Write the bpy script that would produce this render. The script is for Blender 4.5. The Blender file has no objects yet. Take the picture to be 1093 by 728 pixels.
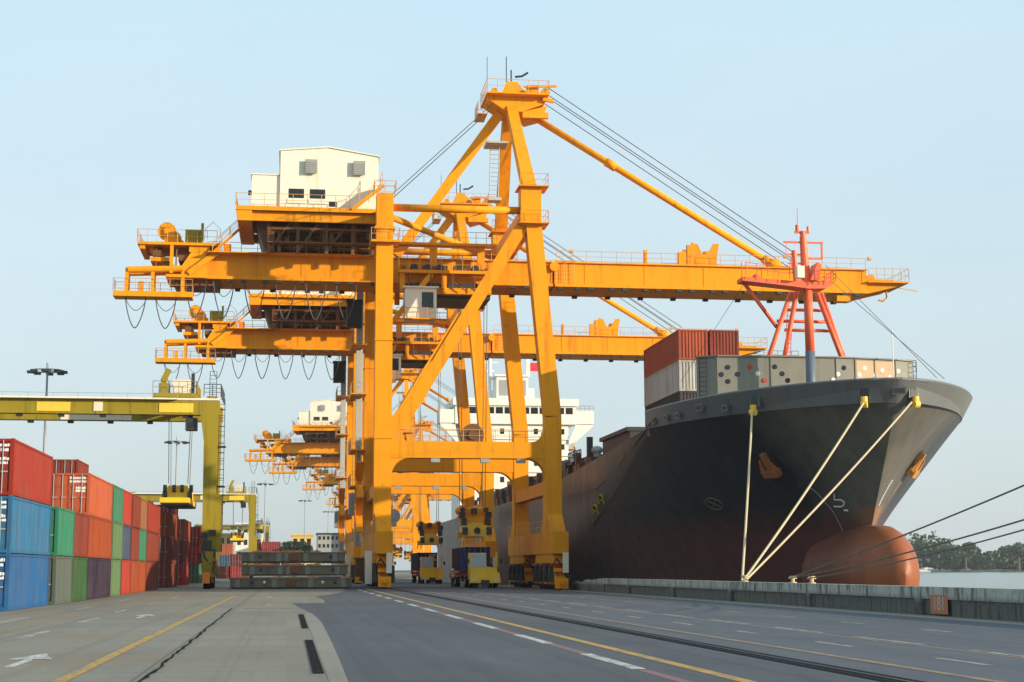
import bpy, math, random
from mathutils import Vector, Matrix
rnd = random.Random(7)
R = math.radians
S = bpy.context.scene
COL = S.collection

# ------------------------------------------------------------------ camera
cam_data = bpy.data.cameras.new('camera')
cam = bpy.data.objects.new('camera', cam_data)
COL.objects.link(cam)
cam_data.sensor_width = 36.0
cam_data.lens = 1700.0 / 1093.0 * 36.0
cam_data.clip_start = 0.5
cam_data.clip_end = 9000.0
_r = Vector((0.99041575, -0.13810265, -0.00207320))
_u = Vector((-0.01756486, -0.14082809, 0.98987824))
_f = Vector((0.13699678, 0.98035458, 0.14190411))
_m = Matrix((_r, _u, -_f)).transposed().to_4x4()
_m.translation = (0, 0, 1.65)
cam.matrix_world = _m
S.camera = cam

# ------------------------------------------------------------------ light
SUN_AZ, SUN_EL = 58.0, 14.0          # degrees right of straight behind the camera, height
world = bpy.data.worlds.new('World')
S.world = world
world.use_nodes = True
wn = world.node_tree
bg = wn.nodes['Background']
sky = wn.nodes.new('ShaderNodeTexSky')
sky.sky_type = 'NISHITA'
sky.sun_disc = False
sky.sun_elevation = R(SUN_EL)
sky.sun_rotation = R(180 - SUN_AZ)
sky.altitude = 0
sky.air_density = 1.0
sky.dust_density = 1.6
sky.ozone_density = 1.5
# a thin bright veil of cloud over the blue, greyer towards the horizon
geo_w = wn.nodes.new('ShaderNodeTexCoord'); sep_w = wn.nodes.new('ShaderNodeSeparateXYZ')
wn.links.new(geo_w.outputs['Generated'], sep_w.inputs[0])
veil = wn.nodes.new('ShaderNodeValToRGB')
wn.links.new(sep_w.outputs[2], veil.inputs[0])
veil.color_ramp.elements[0].position = 0.0; veil.color_ramp.elements[0].color = (0.49, 0.55, 0.57, 1)
veil.color_ramp.elements[1].position = 0.42; veil.color_ramp.elements[1].color = (0.52, 0.765, 0.90, 1)
e_ = veil.color_ramp.elements.new(0.16); e_.color = (0.55, 0.675, 0.72, 1)
vs = wn.nodes.new('ShaderNodeVectorMath'); vs.operation = 'SCALE'; vs.inputs['Scale'].default_value = 5.9
cl = wn.nodes.new('ShaderNodeTexNoise'); cl.inputs['Scale'].default_value = 2.2; cl.inputs['Detail'].default_value = 5; cl.inputs['Roughness'].default_value = 0.55
cmap = wn.nodes.new('ShaderNodeMapping'); cmap.inputs['Scale'].default_value = (1, 1, 3.2)
wn.links.new(geo_w.outputs['Generated'], cmap.inputs['Vector']); wn.links.new(cmap.outputs[0], cl.inputs['Vector'])
crm = wn.nodes.new('ShaderNodeMapRange'); wn.links.new(cl.outputs['Fac'], crm.inputs[0])
crm.inputs[1].default_value = 0.35; crm.inputs[2].default_value = 0.7; crm.inputs[3].default_value = 0.0; crm.inputs[4].default_value = 0.38
cm = wn.nodes.new('ShaderNodeMix'); cm.data_type = 'RGBA'; wn.links.new(crm.outputs[0], cm.inputs[0])
wn.links.new(veil.outputs[0], cm.inputs[6]); cm.inputs[7].default_value = (0.72, 0.80, 0.84, 1)
wn.links.new(cm.outputs[2], vs.inputs[0])
mx = wn.nodes.new('ShaderNodeMix'); mx.data_type = 'RGBA'; mx.inputs[0].default_value = 0.82
wn.links.new(sky.outputs[0], mx.inputs[6]); wn.links.new(vs.outputs[0], mx.inputs[7])
wn.links.new(mx.outputs[2], bg.inputs[0])
bg.inputs[1].default_value = 0.15
sd = bpy.data.lights.new('sun', 'SUN')
sd.energy = 5.0
sd.angle = R(0.6)
sd.color = (1.0, 0.86, 0.64)
sun = bpy.data.objects.new('sun', sd)
COL.objects.link(sun)
_s = Vector((math.sin(R(SUN_AZ)) * math.cos(R(SUN_EL)), -math.cos(R(SUN_AZ)) * math.cos(R(SUN_EL)), math.sin(R(SUN_EL))))
sun.rotation_euler = _s.to_track_quat('Z', 'Y').to_euler()
sun.location = (60, -80, 60)
S.view_settings.view_transform = 'Standard'
S.view_settings.look = 'None'
S.view_settings.gamma = 1
S.view_settings.exposure = 0.45
S.view_settings.use_curve_mapping = False
S.cycles.use_denoising = True
S.cycles.max_bounces = 6
S.cycles.volume_bounces = 0
S.cycles.transparent_max_bounces = 8

# ------------------------------------------------------------------ helpers
def lin(r, g, b):
    def f(c):
        c /= 255.0
        return c / 12.92 if c <= 0.04045 else ((c + 0.055) / 1.055) ** 2.4
    return (f(r), f(g), f(b))

class MB:
    """collects shapes and links them as one mesh object"""
    def __init__(s): s.v = []; s.f = []; s.m = []
    def add(s, vs, fs, mi=0):
        o = len(s.v); s.v += [tuple(p) for p in vs]
        for f in fs: s.f.append([i + o for i in f]); s.m.append(mi)
        return s
    def box(s, x0, x1, y0, y1, z0, z1, mi=0):
        vs = [(x0,y0,z0),(x1,y0,z0),(x1,y1,z0),(x0,y1,z0),(x0,y0,z1),(x1,y0,z1),(x1,y1,z1),(x0,y1,z1)]
        return s.add(vs, [(3,2,1,0),(4,5,6,7),(0,1,5,4),(1,2,6,5),(2,3,7,6),(3,0,4,7)], mi)
    def beam(s, p, q, w, h=None, w2=None, h2=None, up=(0,0,1), mi=0):
        p, q = Vector(p), Vector(q); h = h or w; w2 = w2 or w; h2 = h2 or h
        d = (q - p).normalized(); up = Vector(up)
        if abs(d.dot(up)) > 0.98: up = Vector((0,1,0))
        sx = d.cross(up).normalized(); sy = sx.cross(d).normalized()
        vs = [p - sx*w/2 - sy*h/2, p + sx*w/2 - sy*h/2, p + sx*w/2 + sy*h/2, p - sx*w/2 + sy*h/2,
              q - sx*w2/2 - sy*h2/2, q + sx*w2/2 - sy*h2/2, q + sx*w2/2 + sy*h2/2, q - sx*w2/2 + sy*h2/2]
        return s.add(vs, [(3,2,1,0),(4,5,6,7),(0,1,5,4),(1,2,6,5),(2,3,7,6),(3,0,4,7)], mi)
    def tube(s, p, q, r, n=8, r2=None, mi=0):
        p, q = Vector(p), Vector(q); r2 = r if r2 is None else r2
        d = (q - p).normalized(); up = Vector((0,0,1)) if abs(d.z) < 0.98 else Vector((1,0,0))
        a = d.cross(up).normalized(); b = a.cross(d)
        vs = []
        for i in range(n):
            t = 2*math.pi*i/n; o = a*math.cos(t) + b*math.sin(t)
            vs.append(p + o*r); vs.append(q + o*r2)
        fs = [(2*i, 2*i+1, (2*i+3) % (2*n), (2*i+2) % (2*n)) for i in range(n)]
        fs.append([2*i for i in range(n)]); fs.append([2*i+1 for i in range(n)][::-1])
        return s.add(vs, fs, mi)
    def path(s, pts, r, n=5, mi=0):
        pts = [Vector(p) for p in pts]; vs = []; k = len(pts)
        for i, p in enumerate(pts):
            d = (pts[min(i+1, k-1)] - pts[max(i-1, 0)]).normalized()
            up = Vector((0,0,1)) if abs(d.z) < 0.95 else Vector((0.3,1,0)).normalized()
            a = d.cross(up).normalized(); b = a.cross(d)
            for j in range(n):
                t = 2*math.pi*j/n; vs.append(p + (a*math.cos(t) + b*math.sin(t))*r)
        fs = []
        for i in range(k-1):
            for j in range(n):
                fs.append((i*n+j, i*n+(j+1) % n, (i+1)*n+(j+1) % n, (i+1)*n+j))
        return s.add(vs, fs, mi)
    def prism(s, poly, a0, a1, axis='y', mi=0):
        def P(u, v, w): return (u, w, v) if axis == 'y' else ((w, u, v) if axis == 'x' else (u, v, w))
        n = len(poly)
        vs = [P(u, v, a0) for u, v in poly] + [P(u, v, a1) for u, v in poly]
        fs = [(i, (i+1) % n, n+(i+1) % n, n+i) for i in range(n)] + [list(range(n))[::-1], list(range(n, 2*n))]
        return s.add(vs, fs, mi)
    def grid(s, rows, mi=0, close=False):
        o = []; n = len(rows[0])
        for r in rows: o += r
        fs = []
        for i in range(len(rows)-1):
            for j in range(n - (0 if close else 1)):
                fs.append((i*n+j, i*n+(j+1) % n, (i+1)*n+(j+1) % n, (i+1)*n+j))
        return s.add(o, fs, mi)
    def ball(s, c, rx, ry, rz, n=12, k=8, mi=0):
        rows = []
        for i in range(k+1):
            a = math.pi*i/k - math.pi/2
            rows.append([(c[0]+rx*math.cos(a)*math.cos(2*math.pi*j/n), c[1]+ry*math.cos(a)*math.sin(2*math.pi*j/n), c[2]+rz*math.sin(a)) for j in range(n)])
        return s.grid(rows, mi, close=True)
    def rail(s, pts, h=1.1, sp=1.6, r=0.028, mid=(0.5,), posts=True):
        for a, b in zip(pts[:-1], pts[1:]):
            a, b = Vector(a), Vector(b); L = (b-a).length; n = max(1, round(L/sp)); up = Vector((0,0,h))
            s.tube(a+up, b+up, r, 4)
            for m in mid: s.tube(a+up*m, b+up*m, r*0.75, 4)
            if posts:
                for i in range(n+1):
                    p = a.lerp(b, i/n); s.tube(p, p+up, r, 4)
        return s
    def ladder(s, p, q, w=0.5, axis=(1,0,0), sp=0.35, r=0.03):
        p, q = Vector(p), Vector(q); ax = Vector(axis)*w/2
        s.tube(p-ax, q-ax, r, 4); s.tube(p+ax, q+ax, r, 4)
        n = max(1, int((q-p).length/sp))
        for i in range(n+1):
            c = p.lerp(q, i/n); s.tube(c-ax, c+ax, r*0.7, 4)
        return s
    def build(s, name, mat, parent=None, off=(0,0,0), smooth=False):
        me = bpy.data.meshes.new(name)
        me.from_pydata([(x-off[0], y-off[1], z-off[2]) for x, y, z in s.v], [], s.f)
        mats = mat if isinstance(mat, (list, tuple)) else [mat]
        for m in mats: me.materials.append(m)
        if len(mats) > 1: me.polygons.foreach_set('material_index', s.m)
        if smooth: me.polygons.foreach_set('use_smooth', [True]*len(me.polygons))
        me.update()
        o = bpy.data.objects.new(name, me); COL.objects.link(o)
        if parent: o.parent = parent
        return o

def tag(o, label=None, cat=None, group=None, kind=None):
    if label: o['label'] = label
    if cat: o['category'] = cat
    if group: o['group'] = group
    if kind: o['kind'] = kind
    return o
def empty(name, loc, label, cat, group=None, rz=0):
    o = bpy.data.objects.new(name, None); COL.objects.link(o)
    o.location = loc; o.rotation_euler = (0, 0, rz); o.empty_display_size = 0.5
    return tag(o, label, cat, group)
def copy_tree(o, parent=None, loc=None, label=None, color=None):
    c = o.copy(); COL.objects.link(c); c.parent = parent
    if loc is not None: c.location = loc
    if label: c['label'] = label
    if color is not None and c.type == 'MESH': c.color = color
    for ch in o.children: copy_tree(ch, c, color=color)
    return c
def paint_all(o, color):
    if o.type == 'MESH': o.color = color
    for ch in o.children: paint_all(ch, color)
def structure(o): o['kind'] = 'structure'; return o

# ------------------------------------------------------------------ materials
def nodes(name):
    m = bpy.data.materials.new(name); m.use_nodes = True
    nt = m.node_tree; return m, nt, nt.nodes['Principled BSDF']
def N(nt, t, **kw):
    n = nt.nodes.new(t)
    for k, v in kw.items():
        if k in n.inputs: n.inputs[k].default_value = v
        else: setattr(n, k, v)
    return n
def noise(nt, coord, scale, detail=4, rough=0.6, stretch=None):
    n = N(nt, 'ShaderNodeTexNoise', Scale=scale, Detail=detail, Roughness=rough)
    if stretch:
        mp = N(nt, 'ShaderNodeMapping'); mp.inputs['Scale'].default_value = stretch
        nt.links.new(coord, mp.inputs['Vector']); nt.links.new(mp.outputs[0], n.inputs['Vector'])
    else: nt.links.new(coord, n.inputs['Vector'])
    return n.outputs['Fac']
def ramp(nt, fac, a, b, va=0.0, vb=1.0):
    n = N(nt, 'ShaderNodeMapRange'); nt.links.new(fac, n.inputs[0])
    n.inputs[1].default_value = a; n.inputs[2].default_value = b; n.inputs[3].default_value = va; n.inputs[4].default_value = vb
    return n.outputs[0]
def mix(nt, fac, a, b, mode='MIX'):
    n = N(nt, 'ShaderNodeMix', data_type='RGBA', blend_type=mode)
    for i, x in ((0, fac), (6, a), (7, b)):
        if isinstance(x, bpy.types.NodeSocket): nt.links.new(x, n.inputs[i])
        elif i == 0: n.inputs[0].default_value = x
        else: n.inputs[i].default_value = (x[0], x[1], x[2], 1)
    return n.outputs[2]
def math_n(nt, op, a, b=None):
    n = N(nt, 'ShaderNodeMath', operation=op)
    for i, x in ((0, a), (1, b)):
        if x is None: continue
        if isinstance(x, bpy.types.NodeSocket): nt.links.new(x, n.inputs[i])
        else: n.inputs[i].default_value = x
    return n.outputs[0]
def geo(nt): return N(nt, 'ShaderNodeNewGeometry').outputs['Position']

def paint(name, col, rough=0.5, dirt=0.35, dirt_col=(0.05, 0.03, 0.02), spec=0.4, metal=0.0, scale=1.0, rust=0.0, vary=0.0):
    m, nt, p = nodes(name)
    g = geo(nt)
    big = noise(nt, g, 0.35*scale, 5, 0.65)
    streak = noise(nt, g, 1.0*scale, 4, 0.6, (1.6, 1.6, 0.12))
    fine = noise(nt, g, 6*scale, 3, 0.7)
    c = mix(nt, ramp(nt, big, 0.3, 0.75, 0.0, 0.30), col, tuple(x*0.72 for x in col))
    c = mix(nt, ramp(nt, streak, 0.52, 0.78, 0.0, dirt), c, dirt_col)
    c = mix(nt, ramp(nt, fine, 0.6, 0.85, 0.0, dirt*0.6), c, dirt_col)
    if rust:
        rr = noise(nt, g, 2.2*scale, 6, 0.75, (1, 1, 0.35))
        c = mix(nt, ramp(nt, rr, 0.60, 0.70, 0, rust), c, (0.16, 0.055, 0.02))
    if vary:                                   # repainted and faded members differ a little
        oi = N(nt, 'ShaderNodeObjectInfo')
        c = mix(nt, ramp(nt, oi.outputs['Random'], 0, 1, 0, 1), c, mix(nt, 1.0, c, (1-vary, 1-vary*1.05, 1.0), 'MULTIPLY'))
    nt.links.new(c, p.inputs['Base Color'])
    nt.links.new(ramp(nt, big, 0.2, 0.8, rough-0.08, rough+0.12), p.inputs['Roughness'])
    p.inputs['Specular IOR Level'].default_value = spec
    p.inputs['Metallic'].default_value = metal
    return m
def plain(name, col, rough=0.5, metal=0.0, spec=0.5):
    m, nt, p = nodes(name)
    f = noise(nt, geo(nt), 2.5, 3, 0.6)
    nt.links.new(mix(nt, ramp(nt, f, 0.35, 0.7, 0, 0.35), col, tuple(x*0.7 for x in col)), p.inputs['Base Color'])
    p.inputs['Roughness'].default_value = rough; p.inputs['Metallic'].default_value = metal
    p.inputs['Specular IOR Level'].default_value = spec
    return m

M = {}
M['crane'] = paint('crane orange paint', (0.84, 0.315, 0.004), 0.58, 0.48, (0.22, 0.075, 0.012), 0.15, rust=0.5, vary=0.16)
M['crane_dark'] = paint('crane brown paint and shade', (0.16, 0.06, 0.015), 0.6, 0.4)
M['crane_rail'] = paint('crane handrail paint', (0.62, 0.34, 0.12), 0.55, 0.2, (0.20, 0.1, 0.04))
M['cream'] = paint('cream cladding', (0.74, 0.70, 0.575), 0.6, 0.35, (0.4, 0.33, 0.22))
M['white'] = paint('ship white paint', (0.78, 0.75, 0.66), 0.5, 0.10, (0.35, 0.25, 0.15))
M['grey_box'] = paint('grey unit', (0.30, 0.30, 0.28), 0.6, 0.3)
M['pale_grey'] = paint('pale grey steel', (0.42, 0.43, 0.41), 0.55, 0.35)
M['dark'] = plain('dark steel', (0.025, 0.025, 0.027), 0.6)
M['black'] = plain('black rubber', (0.010, 0.010, 0.010), 0.9, 0.0, 0.08)
M['cable'] = plain('festoon cable', (0.05, 0.05, 0.055), 0.6)
M['wire'] = plain('wire rope', (0.09, 0.09, 0.09), 0.5)
M['glass'] = plain('dark window glass', (0.012, 0.014, 0.018), 0.12)
M['glass_pale'] = plain('pale windscreen glass', (0.30, 0.40, 0.42), 0.08)
M['rtg'] = paint('yard crane yellow paint', (0.285, 0.215, 0.018), 0.62, 0.6, (0.10, 0.065, 0.012), 0.15)
M['rtg_new'] = paint('repainted yellow panel', (0.80, 0.50, 0.05), 0.5, 0.15, (0.3, 0.2, 0.05))
M['rtg_white'] = paint('faded white panel', (0.74, 0.64, 0.50), 0.6, 0.2, (0.3, 0.2, 0.1))
M['yellow'] = paint('truck yellow paint', (0.86, 0.52, 0.010), 0.4, 0.2)
M['hatch'] = paint('hatch cover grey brown paint', (0.14, 0.122, 0.082), 0.7, 0.7, rust=0.4)
M['hatch_light'] = paint('hatch cover lighter panel', (0.19, 0.18, 0.145), 0.6, 0.3)
M['rust'] = paint('rusty iron', (0.30, 0.10, 0.03), 0.8, 0.6)
M['brass'] = paint('rusty fittings', (0.55, 0.24, 0.05), 0.5, 0.3)
M['mast'] = paint('mast orange red paint', (0.82, 0.135, 0.05), 0.5, 0.25, (0.2, 0.05, 0.03))
M['mast_base'] = paint('mast blue grey base', (0.10, 0.13, 0.17), 0.5, 0.2)
M['band'] = paint('bulwark grey paint', (0.115, 0.122, 0.125), 0.5, 0.4, (0.08, 0.045, 0.025), rust=0.5)
M['breakwater'] = paint('breakwater grey paint', (0.20, 0.195, 0.16), 0.6, 0.35, (0.10, 0.065, 0.04), rust=0.3)
_p = M['band'].node_tree.nodes['Principled BSDF']; _p.inputs['Sheen Weight'].default_value = 0.25; _p.inputs['Sheen Roughness'].default_value = 0.33; _p.inputs['Sheen Tint'].default_value = (1, 0.92, 0.78, 1)
M['rope'] = plain('mooring rope', (0.52, 0.42, 0.27), 0.85)
M['rope_dark'] = plain('weathered rope', (0.13, 0.105, 0.085), 0.85)
M['steel'] = paint('galvanised steel', (0.30, 0.31, 0.31), 0.5, 0.2)
M['safety'] = plain('safety orange', (0.80, 0.20, 0.03), 0.7)
M['helmet'] = plain('white helmet', (0.75, 0.75, 0.72), 0.4)
M['helmet_y'] = plain('yellow helmet', (0.75, 0.45, 0.04), 0.4)
M['skin'] = plain('skin', (0.35, 0.18, 0.10), 0.6)
M['navy'] = plain('navy cloth', (0.02, 0.025, 0.045), 0.9)
M['shirt'] = plain('pale shirt cloth', (0.45, 0.45, 0.45), 0.9)
M['white_paint'] = plain('white marking', (0.72, 0.72, 0.70), 0.6)
M['red'] = paint('red paint', (0.45, 0.03, 0.02), 0.5, 0.2)
M['flag'] = plain('red flag cloth', (0.6, 0.03, 0.05), 0.8)

def container_mat():
    m, nt, p = nodes('container paint')
    oi = N(nt, 'ShaderNodeObjectInfo')
    tc = N(nt, 'ShaderNodeTexCoord').outputs['Object']
    g = geo(nt)
    base = oi.outputs['Color']
    big = noise(nt, g, 0.5, 4, 0.6)
    c = mix(nt, ramp(nt, big, 0.3, 0.70, 0, 0.50), base, mix(nt, 0.35, base, (0.16, 0.14, 0.13)))
    st = noise(nt, g, 1.2, 5, 0.65, (2.0, 2.0, 0.16))
    c = mix(nt, ramp(nt, st, 0.48, 0.70, 0, 0.6), c, (0.06, 0.035, 0.022))
    ru = noise(nt, g, 3.0, 6, 0.75)
    c = mix(nt, ramp(nt, ru, 0.64, 0.72, 0, 0.75), c, (0.13, 0.05, 0.025))
    nt.links.new(c, p.inputs['Base Color'])
    p.inputs['Roughness'].default_value = 0.68
    p.inputs['Specular IOR Level'].default_value = 0.12
    return m
M['box'] = container_mat()

def ground_mat(name, col, kind):
    m, nt, p = nodes(name)
    g = geo(nt)
    k = lambda f: tuple(x*f for x in col)
    a = noise(nt, g, 0.06, 6, 0.65)
    b = noise(nt, g, 0.5, 8, 0.7, (1.0, 0.22, 1))
    f = noise(nt, g, 16, 4, 0.8)
    f2 = noise(nt, g, 3.5, 6, 0.75)
    tr = noise(nt, g, 1.1, 5, 0.65, (1.0, 0.0, 0.0))
    tr2 = noise(nt, g, 2.7, 4, 0.6, (1.0, 0.0, 0.0))
    c = mix(nt, ramp(nt, a, 0.35, 0.65, 0, 0.7), k(1.12), k(0.72))
    c = mix(nt, ramp(nt, b, 0.48, 0.70, 0, 0.65), c, k(0.52))
    c = mix(nt, ramp(nt, tr, 0.50, 0.68, 0, 0.60), c, k(0.50))
    c = mix(nt, ramp(nt, tr2, 0.58, 0.70, 0, 0.45), c, k(0.40))
    c = mix(nt, ramp(nt, b, 0.42, 0.28, 0, 0.55), c, k(1.4))
    c = mix(nt, ramp(nt, f2, 0.45, 0.7, 0, 0.35), c, k(0.6))
    c = mix(nt, ramp(nt, f, 0.40, 0.75, 0, 0.45), c, k(1.35))
    sp = N(nt, 'ShaderNodeSeparateXYZ'); nt.links.new(g, sp.inputs[0])
    if kind == 'concrete':
        warm = noise(nt, g, 0.22, 6, 0.65, (0.6, 1.0, 1))
        c = mix(nt, ramp(nt, warm, 0.48, 0.66, 0, 0.65), c, (0.235, 0.165, 0.10))
        def cell(v, per): return math_n(nt, 'FLOOR', math_n(nt, 'DIVIDE', v, per))
        cv = N(nt, 'ShaderNodeCombineXYZ'); nt.links.new(cell(sp.outputs[0], 4.6), cv.inputs[0]); nt.links.new(cell(sp.outputs[1], 6.0), cv.inputs[1])
        wnz = N(nt, 'ShaderNodeTexWhiteNoise'); nt.links.new(cv.outputs[0], wnz.inputs['Vector'])
        c = mix(nt, ramp(nt, wnz.outputs['Value'], 0, 1, 0, 0.28), c, k(0.62))
        def joint(s, per, w):
            x = math_n(nt, 'DIVIDE', s, per); x = math_n(nt, 'FRACT', x)
            x = math_n(nt, 'ABSOLUTE', math_n(nt, 'SUBTRACT', x, 0.5))
            return math_n(nt, 'GREATER_THAN', x, 0.5 - w/per)
        off = math_n(nt, 'ADD', sp.outputs[1], 0.0)
        j = math_n(nt, 'MAXIMUM', joint(math_n(nt, 'ADD', sp.outputs[0], 2.3), 4.6, 0.02), joint(math_n(nt, 'ADD', off, 3.0), 6.0, 0.03))
        c = mix(nt, math_n(nt, 'MULTIPLY', j, ramp(nt, f2, 0.3, 0.6, 0.2, 0.75)), c, (0.05, 0.045, 0.04))
    if kind == 'asphalt':
        oil = noise(nt, g, 0.9, 8, 0.75, (1, 0.30, 1))
        c = mix(nt, ramp(nt, oil, 0.58, 0.70, 0, 0.6), c, k(0.38))
        dust = noise(nt, g, 0.3, 6, 0.7, (1, 0.08, 1))
        c = mix(nt, ramp(nt, dust, 0.50, 0.70, 0, 0.35), c, (0.135, 0.138, 0.14))
    nt.links.new(c, p.inputs['Base Color'])
    nt.links.new(ramp(nt, b, 0.3, 0.8, 0.95, 0.7), p.inputs['Roughness'])
    p.inputs['Specular IOR Level'].default_value = 0.2
    bp = N(nt, 'ShaderNodeBump', Strength=0.25, Distance=0.02)
    nt.links.new(f, bp.inputs['Height']); nt.links.new(bp.outputs[0], p.inputs['Normal'])
    return m
M['concrete'] = ground_mat('apron concrete', (0.215, 0.200, 0.165), 'concrete')
M['asphalt'] = ground_mat('quay asphalt', (0.078, 0.084, 0.096), 'asphalt')
M['asphalt_r'] = ground_mat('crane lane asphalt', (0.086, 0.095, 0.110), 'asphalt')
M['strip'] = ground_mat('drain strip concrete', (0.21, 0.20, 0.17), 'strip')
def line_mat(name, col, wear):
    m, nt, p = nodes(name)
    g = geo(nt)
    w = noise(nt, g, 2.6, 8, 0.8, (1.4, 0.5, 1))
    nt.links.new(mix(nt, ramp(nt, w, wear-0.09, wear+0.09), (0.115, 0.11, 0.105), col), p.inputs['Base Color'])
    p.inputs['Roughness'].default_value = 0.8
    return m
M['l_yellow'] = line_mat('worn yellow line', (0.42, 0.235, 0.03), 0.45)
M['l_white'] = line_mat('worn white line', (0.45, 0.44, 0.41), 0.46)
M['l_faint'] = line_mat('very worn white line', (0.34, 0.33, 0.30), 0.5)
M['l_red'] = line_mat('worn red line', (0.26, 0.07, 0.08), 0.5)
M['l_orange'] = line_mat('worn orange line', (0.32, 0.18, 0.06), 0.5)
def wall_mat():
    m, nt, p = nodes('mouldy quay wall concrete')
    g = geo(nt)
    sp = N(nt, 'ShaderNodeSeparateXYZ'); nt.links.new(g, sp.inputs[0])
    st = noise(nt, g, 2.4, 7, 0.75, (1, 1.0, 0.14))
    bl = noise(nt, g, 0.5, 5, 0.65)
    c = mix(nt, ramp(nt, bl, 0.3, 0.7, 0, 0.6), (0.46, 0.45, 0.40), (0.30, 0.30, 0.25))
    low = ramp(nt, math_n(nt, 'ADD', sp.outputs[2], math_n(nt, 'MULTIPLY', st, 0.9)), 1.05, 0.75, 0, 0.80)
    c = mix(nt, low, c, (0.045, 0.047, 0.038))
    c = mix(nt, ramp(nt, st, 0.49, 0.60, 0, 0.85), c, (0.035, 0.036, 0.03))
    ch = noise(nt, g, 3.2, 6, 0.75)
    c = mix(nt, ramp(nt, ch, 0.55, 0.68, 0, 0.7), c, (0.07, 0.07, 0.06))
    nt.links.new(c, p.inputs['Base Color']); p.inputs['Roughness'].default_value = 0.9
    return m
M['wall'] = wall_mat()
def hull_mat(name, bulb=False):
    m, nt, p = nodes(name)
    g = geo(nt)
    sp = N(nt, 'ShaderNodeSeparateXYZ'); nt.links.new(g, sp.inputs[0])
    x, y, z = sp.outputs[0], sp.outputs[1], sp.outputs[2]
    big = noise(nt, g, 0.12, 5, 0.6)
    st = noise(nt, g, 0.8, 5, 0.65, (1, 1, 0.10))
    sc = noise(nt, g, 0.7, 6, 0.7, (1, 0.12, 1.0))
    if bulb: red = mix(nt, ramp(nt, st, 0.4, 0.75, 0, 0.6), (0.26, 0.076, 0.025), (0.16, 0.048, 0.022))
    else: red = mix(nt, ramp(nt, st, 0.4, 0.75, 0, 0.6), (0.085, 0.022, 0.018), (0.05, 0.017, 0.017))
    blk = mix(nt, ramp(nt, big, 0.3, 0.7), (0.006, 0.008, 0.012), (0.011, 0.013, 0.017))
    blk = mix(nt, ramp(nt, sc, 0.58, 0.70, 0, 0.35), blk, (0.035, 0.034, 0.032))
    bow_sunlight = math_n(nt, 'MULTIPLY', ramp(nt, math_n(nt, 'ADD', y, math_n(nt, 'MULTIPLY', big, 6.0)), 110.6, 106.6), ramp(nt, st, 0.25, 0.6, 0.55, 1.0))
    blk = mix(nt, bow_sunlight, blk, (0.105, 0.097, 0.080))     # sunlight on the bow put into the paint colour, paler round the stem
    edge = math_n(nt, 'ADD', z, math_n(nt, 'MULTIPLY', math_n(nt, 'SUBTRACT', st, 0.5), 1.6))
    fade = ramp(nt, edge, 4.1, 6.2)
    red = mix(nt, ramp(nt, math_n(nt, 'ADD', y, math_n(nt, 'MULTIPLY', st, 1.5)), 101.2, 105.2, 0, 0.8), red, (0.085, 0.024, 0.019)) if bulb else red  # shade on the after part of the bulb put into its red
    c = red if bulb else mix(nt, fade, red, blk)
    ru = noise(nt, g, 0.9, 7, 0.75, (1, 1, 0.14))
    c = mix(nt, ramp(nt, ru, 0.57, 0.70, 0, 0.6), c, (0.085, 0.032, 0.014))
    near = ramp(nt, math_n(nt, 'ABSOLUTE', math_n(nt, 'SUBTRACT', x, 39.8)), 0.4, 2.0, 1, 0)
    foot = math_n(nt, 'MULTIPLY', math_n(nt, 'MULTIPLY', near, ramp(nt, y, 105.8, 104.2)), math_n(nt, 'MULTIPLY', ramp(nt, z, 4.0, 4.3), ramp(nt, z, 6.0, 5.7)))
    if not bulb: c = mix(nt, math_n(nt, 'MULTIPLY', foot, ramp(nt, st, 0.3, 0.6, 0.5, 1.0)), c, (0.26, 0.12, 0.045))
    # streak running down and aft from each anchor pocket
    d = math_n(nt, 'ABSOLUTE', math_n(nt, 'SUBTRACT', math_n(nt, 'ADD', y, math_n(nt, 'MULTIPLY', z, 0.12)), 106.75))
    streak = math_n(nt, 'MULTIPLY', ramp(nt, d, 0.45, 0.15), math_n(nt, 'MULTIPLY', ramp(nt, z, 5.6, 7.2), ramp(nt, z, 8.8, 8.4)))
    streak = math_n(nt, 'MULTIPLY', streak, ramp(nt, x, 39.6, 40.0))
    if not bulb: c = mix(nt, math_n(nt, 'MULTIPLY', streak, ramp(nt, st, 0.3, 0.65, 0.3, 0.9)), c, (0.28, 0.11, 0.03))
    nt.links.new(c, p.inputs['Base Color'])
    nt.links.new(ramp(nt, st, 0.3, 0.8, 0.40, 0.55), p.inputs['Roughness'])
    p.inputs['Specular IOR Level'].default_value = 0.3 if bulb else 0.3
    p.inputs['Sheen Weight'].default_value = 0.05 if bulb else 0.22
    p.inputs['Sheen Roughness'].default_value = 0.33; p.inputs['Sheen Tint'].default_value = (0.95, 0.95, 0.92, 1)
    # welded plates: faint seams and dished panels
    def seam(v, per, w):
        q = math_n(nt, 'FRACT', math_n(nt, 'DIVIDE', v, per)); q = math_n(nt, 'ABSOLUTE', math_n(nt, 'SUBTRACT', q, 0.5))
        return ramp(nt, q, 0.5-w/per, 0.5, 0, 1)
    sm = math_n(nt, 'MAXIMUM', seam(y, 2.9, 0.09), seam(z, 2.2, 0.07))
    dent = noise(nt, g, 0.7, 3, 0.5)
    hgt = math_n(nt, 'ADD', math_n(nt, 'MULTIPLY', sm, 0.10), math_n(nt, 'MULTIPLY', dent, 0.5))
    bp = N(nt, 'ShaderNodeBump', Strength=0.55, Distance=0.12)
    nt.links.new(hgt, bp.inputs['Height']); nt.links.new(bp.outputs[0], p.inputs['Normal'])
    return m
M['hull'] = hull_mat('ship hull paint'); M['bulb'] = hull_mat('bulbous bow red paint', True)
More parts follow.
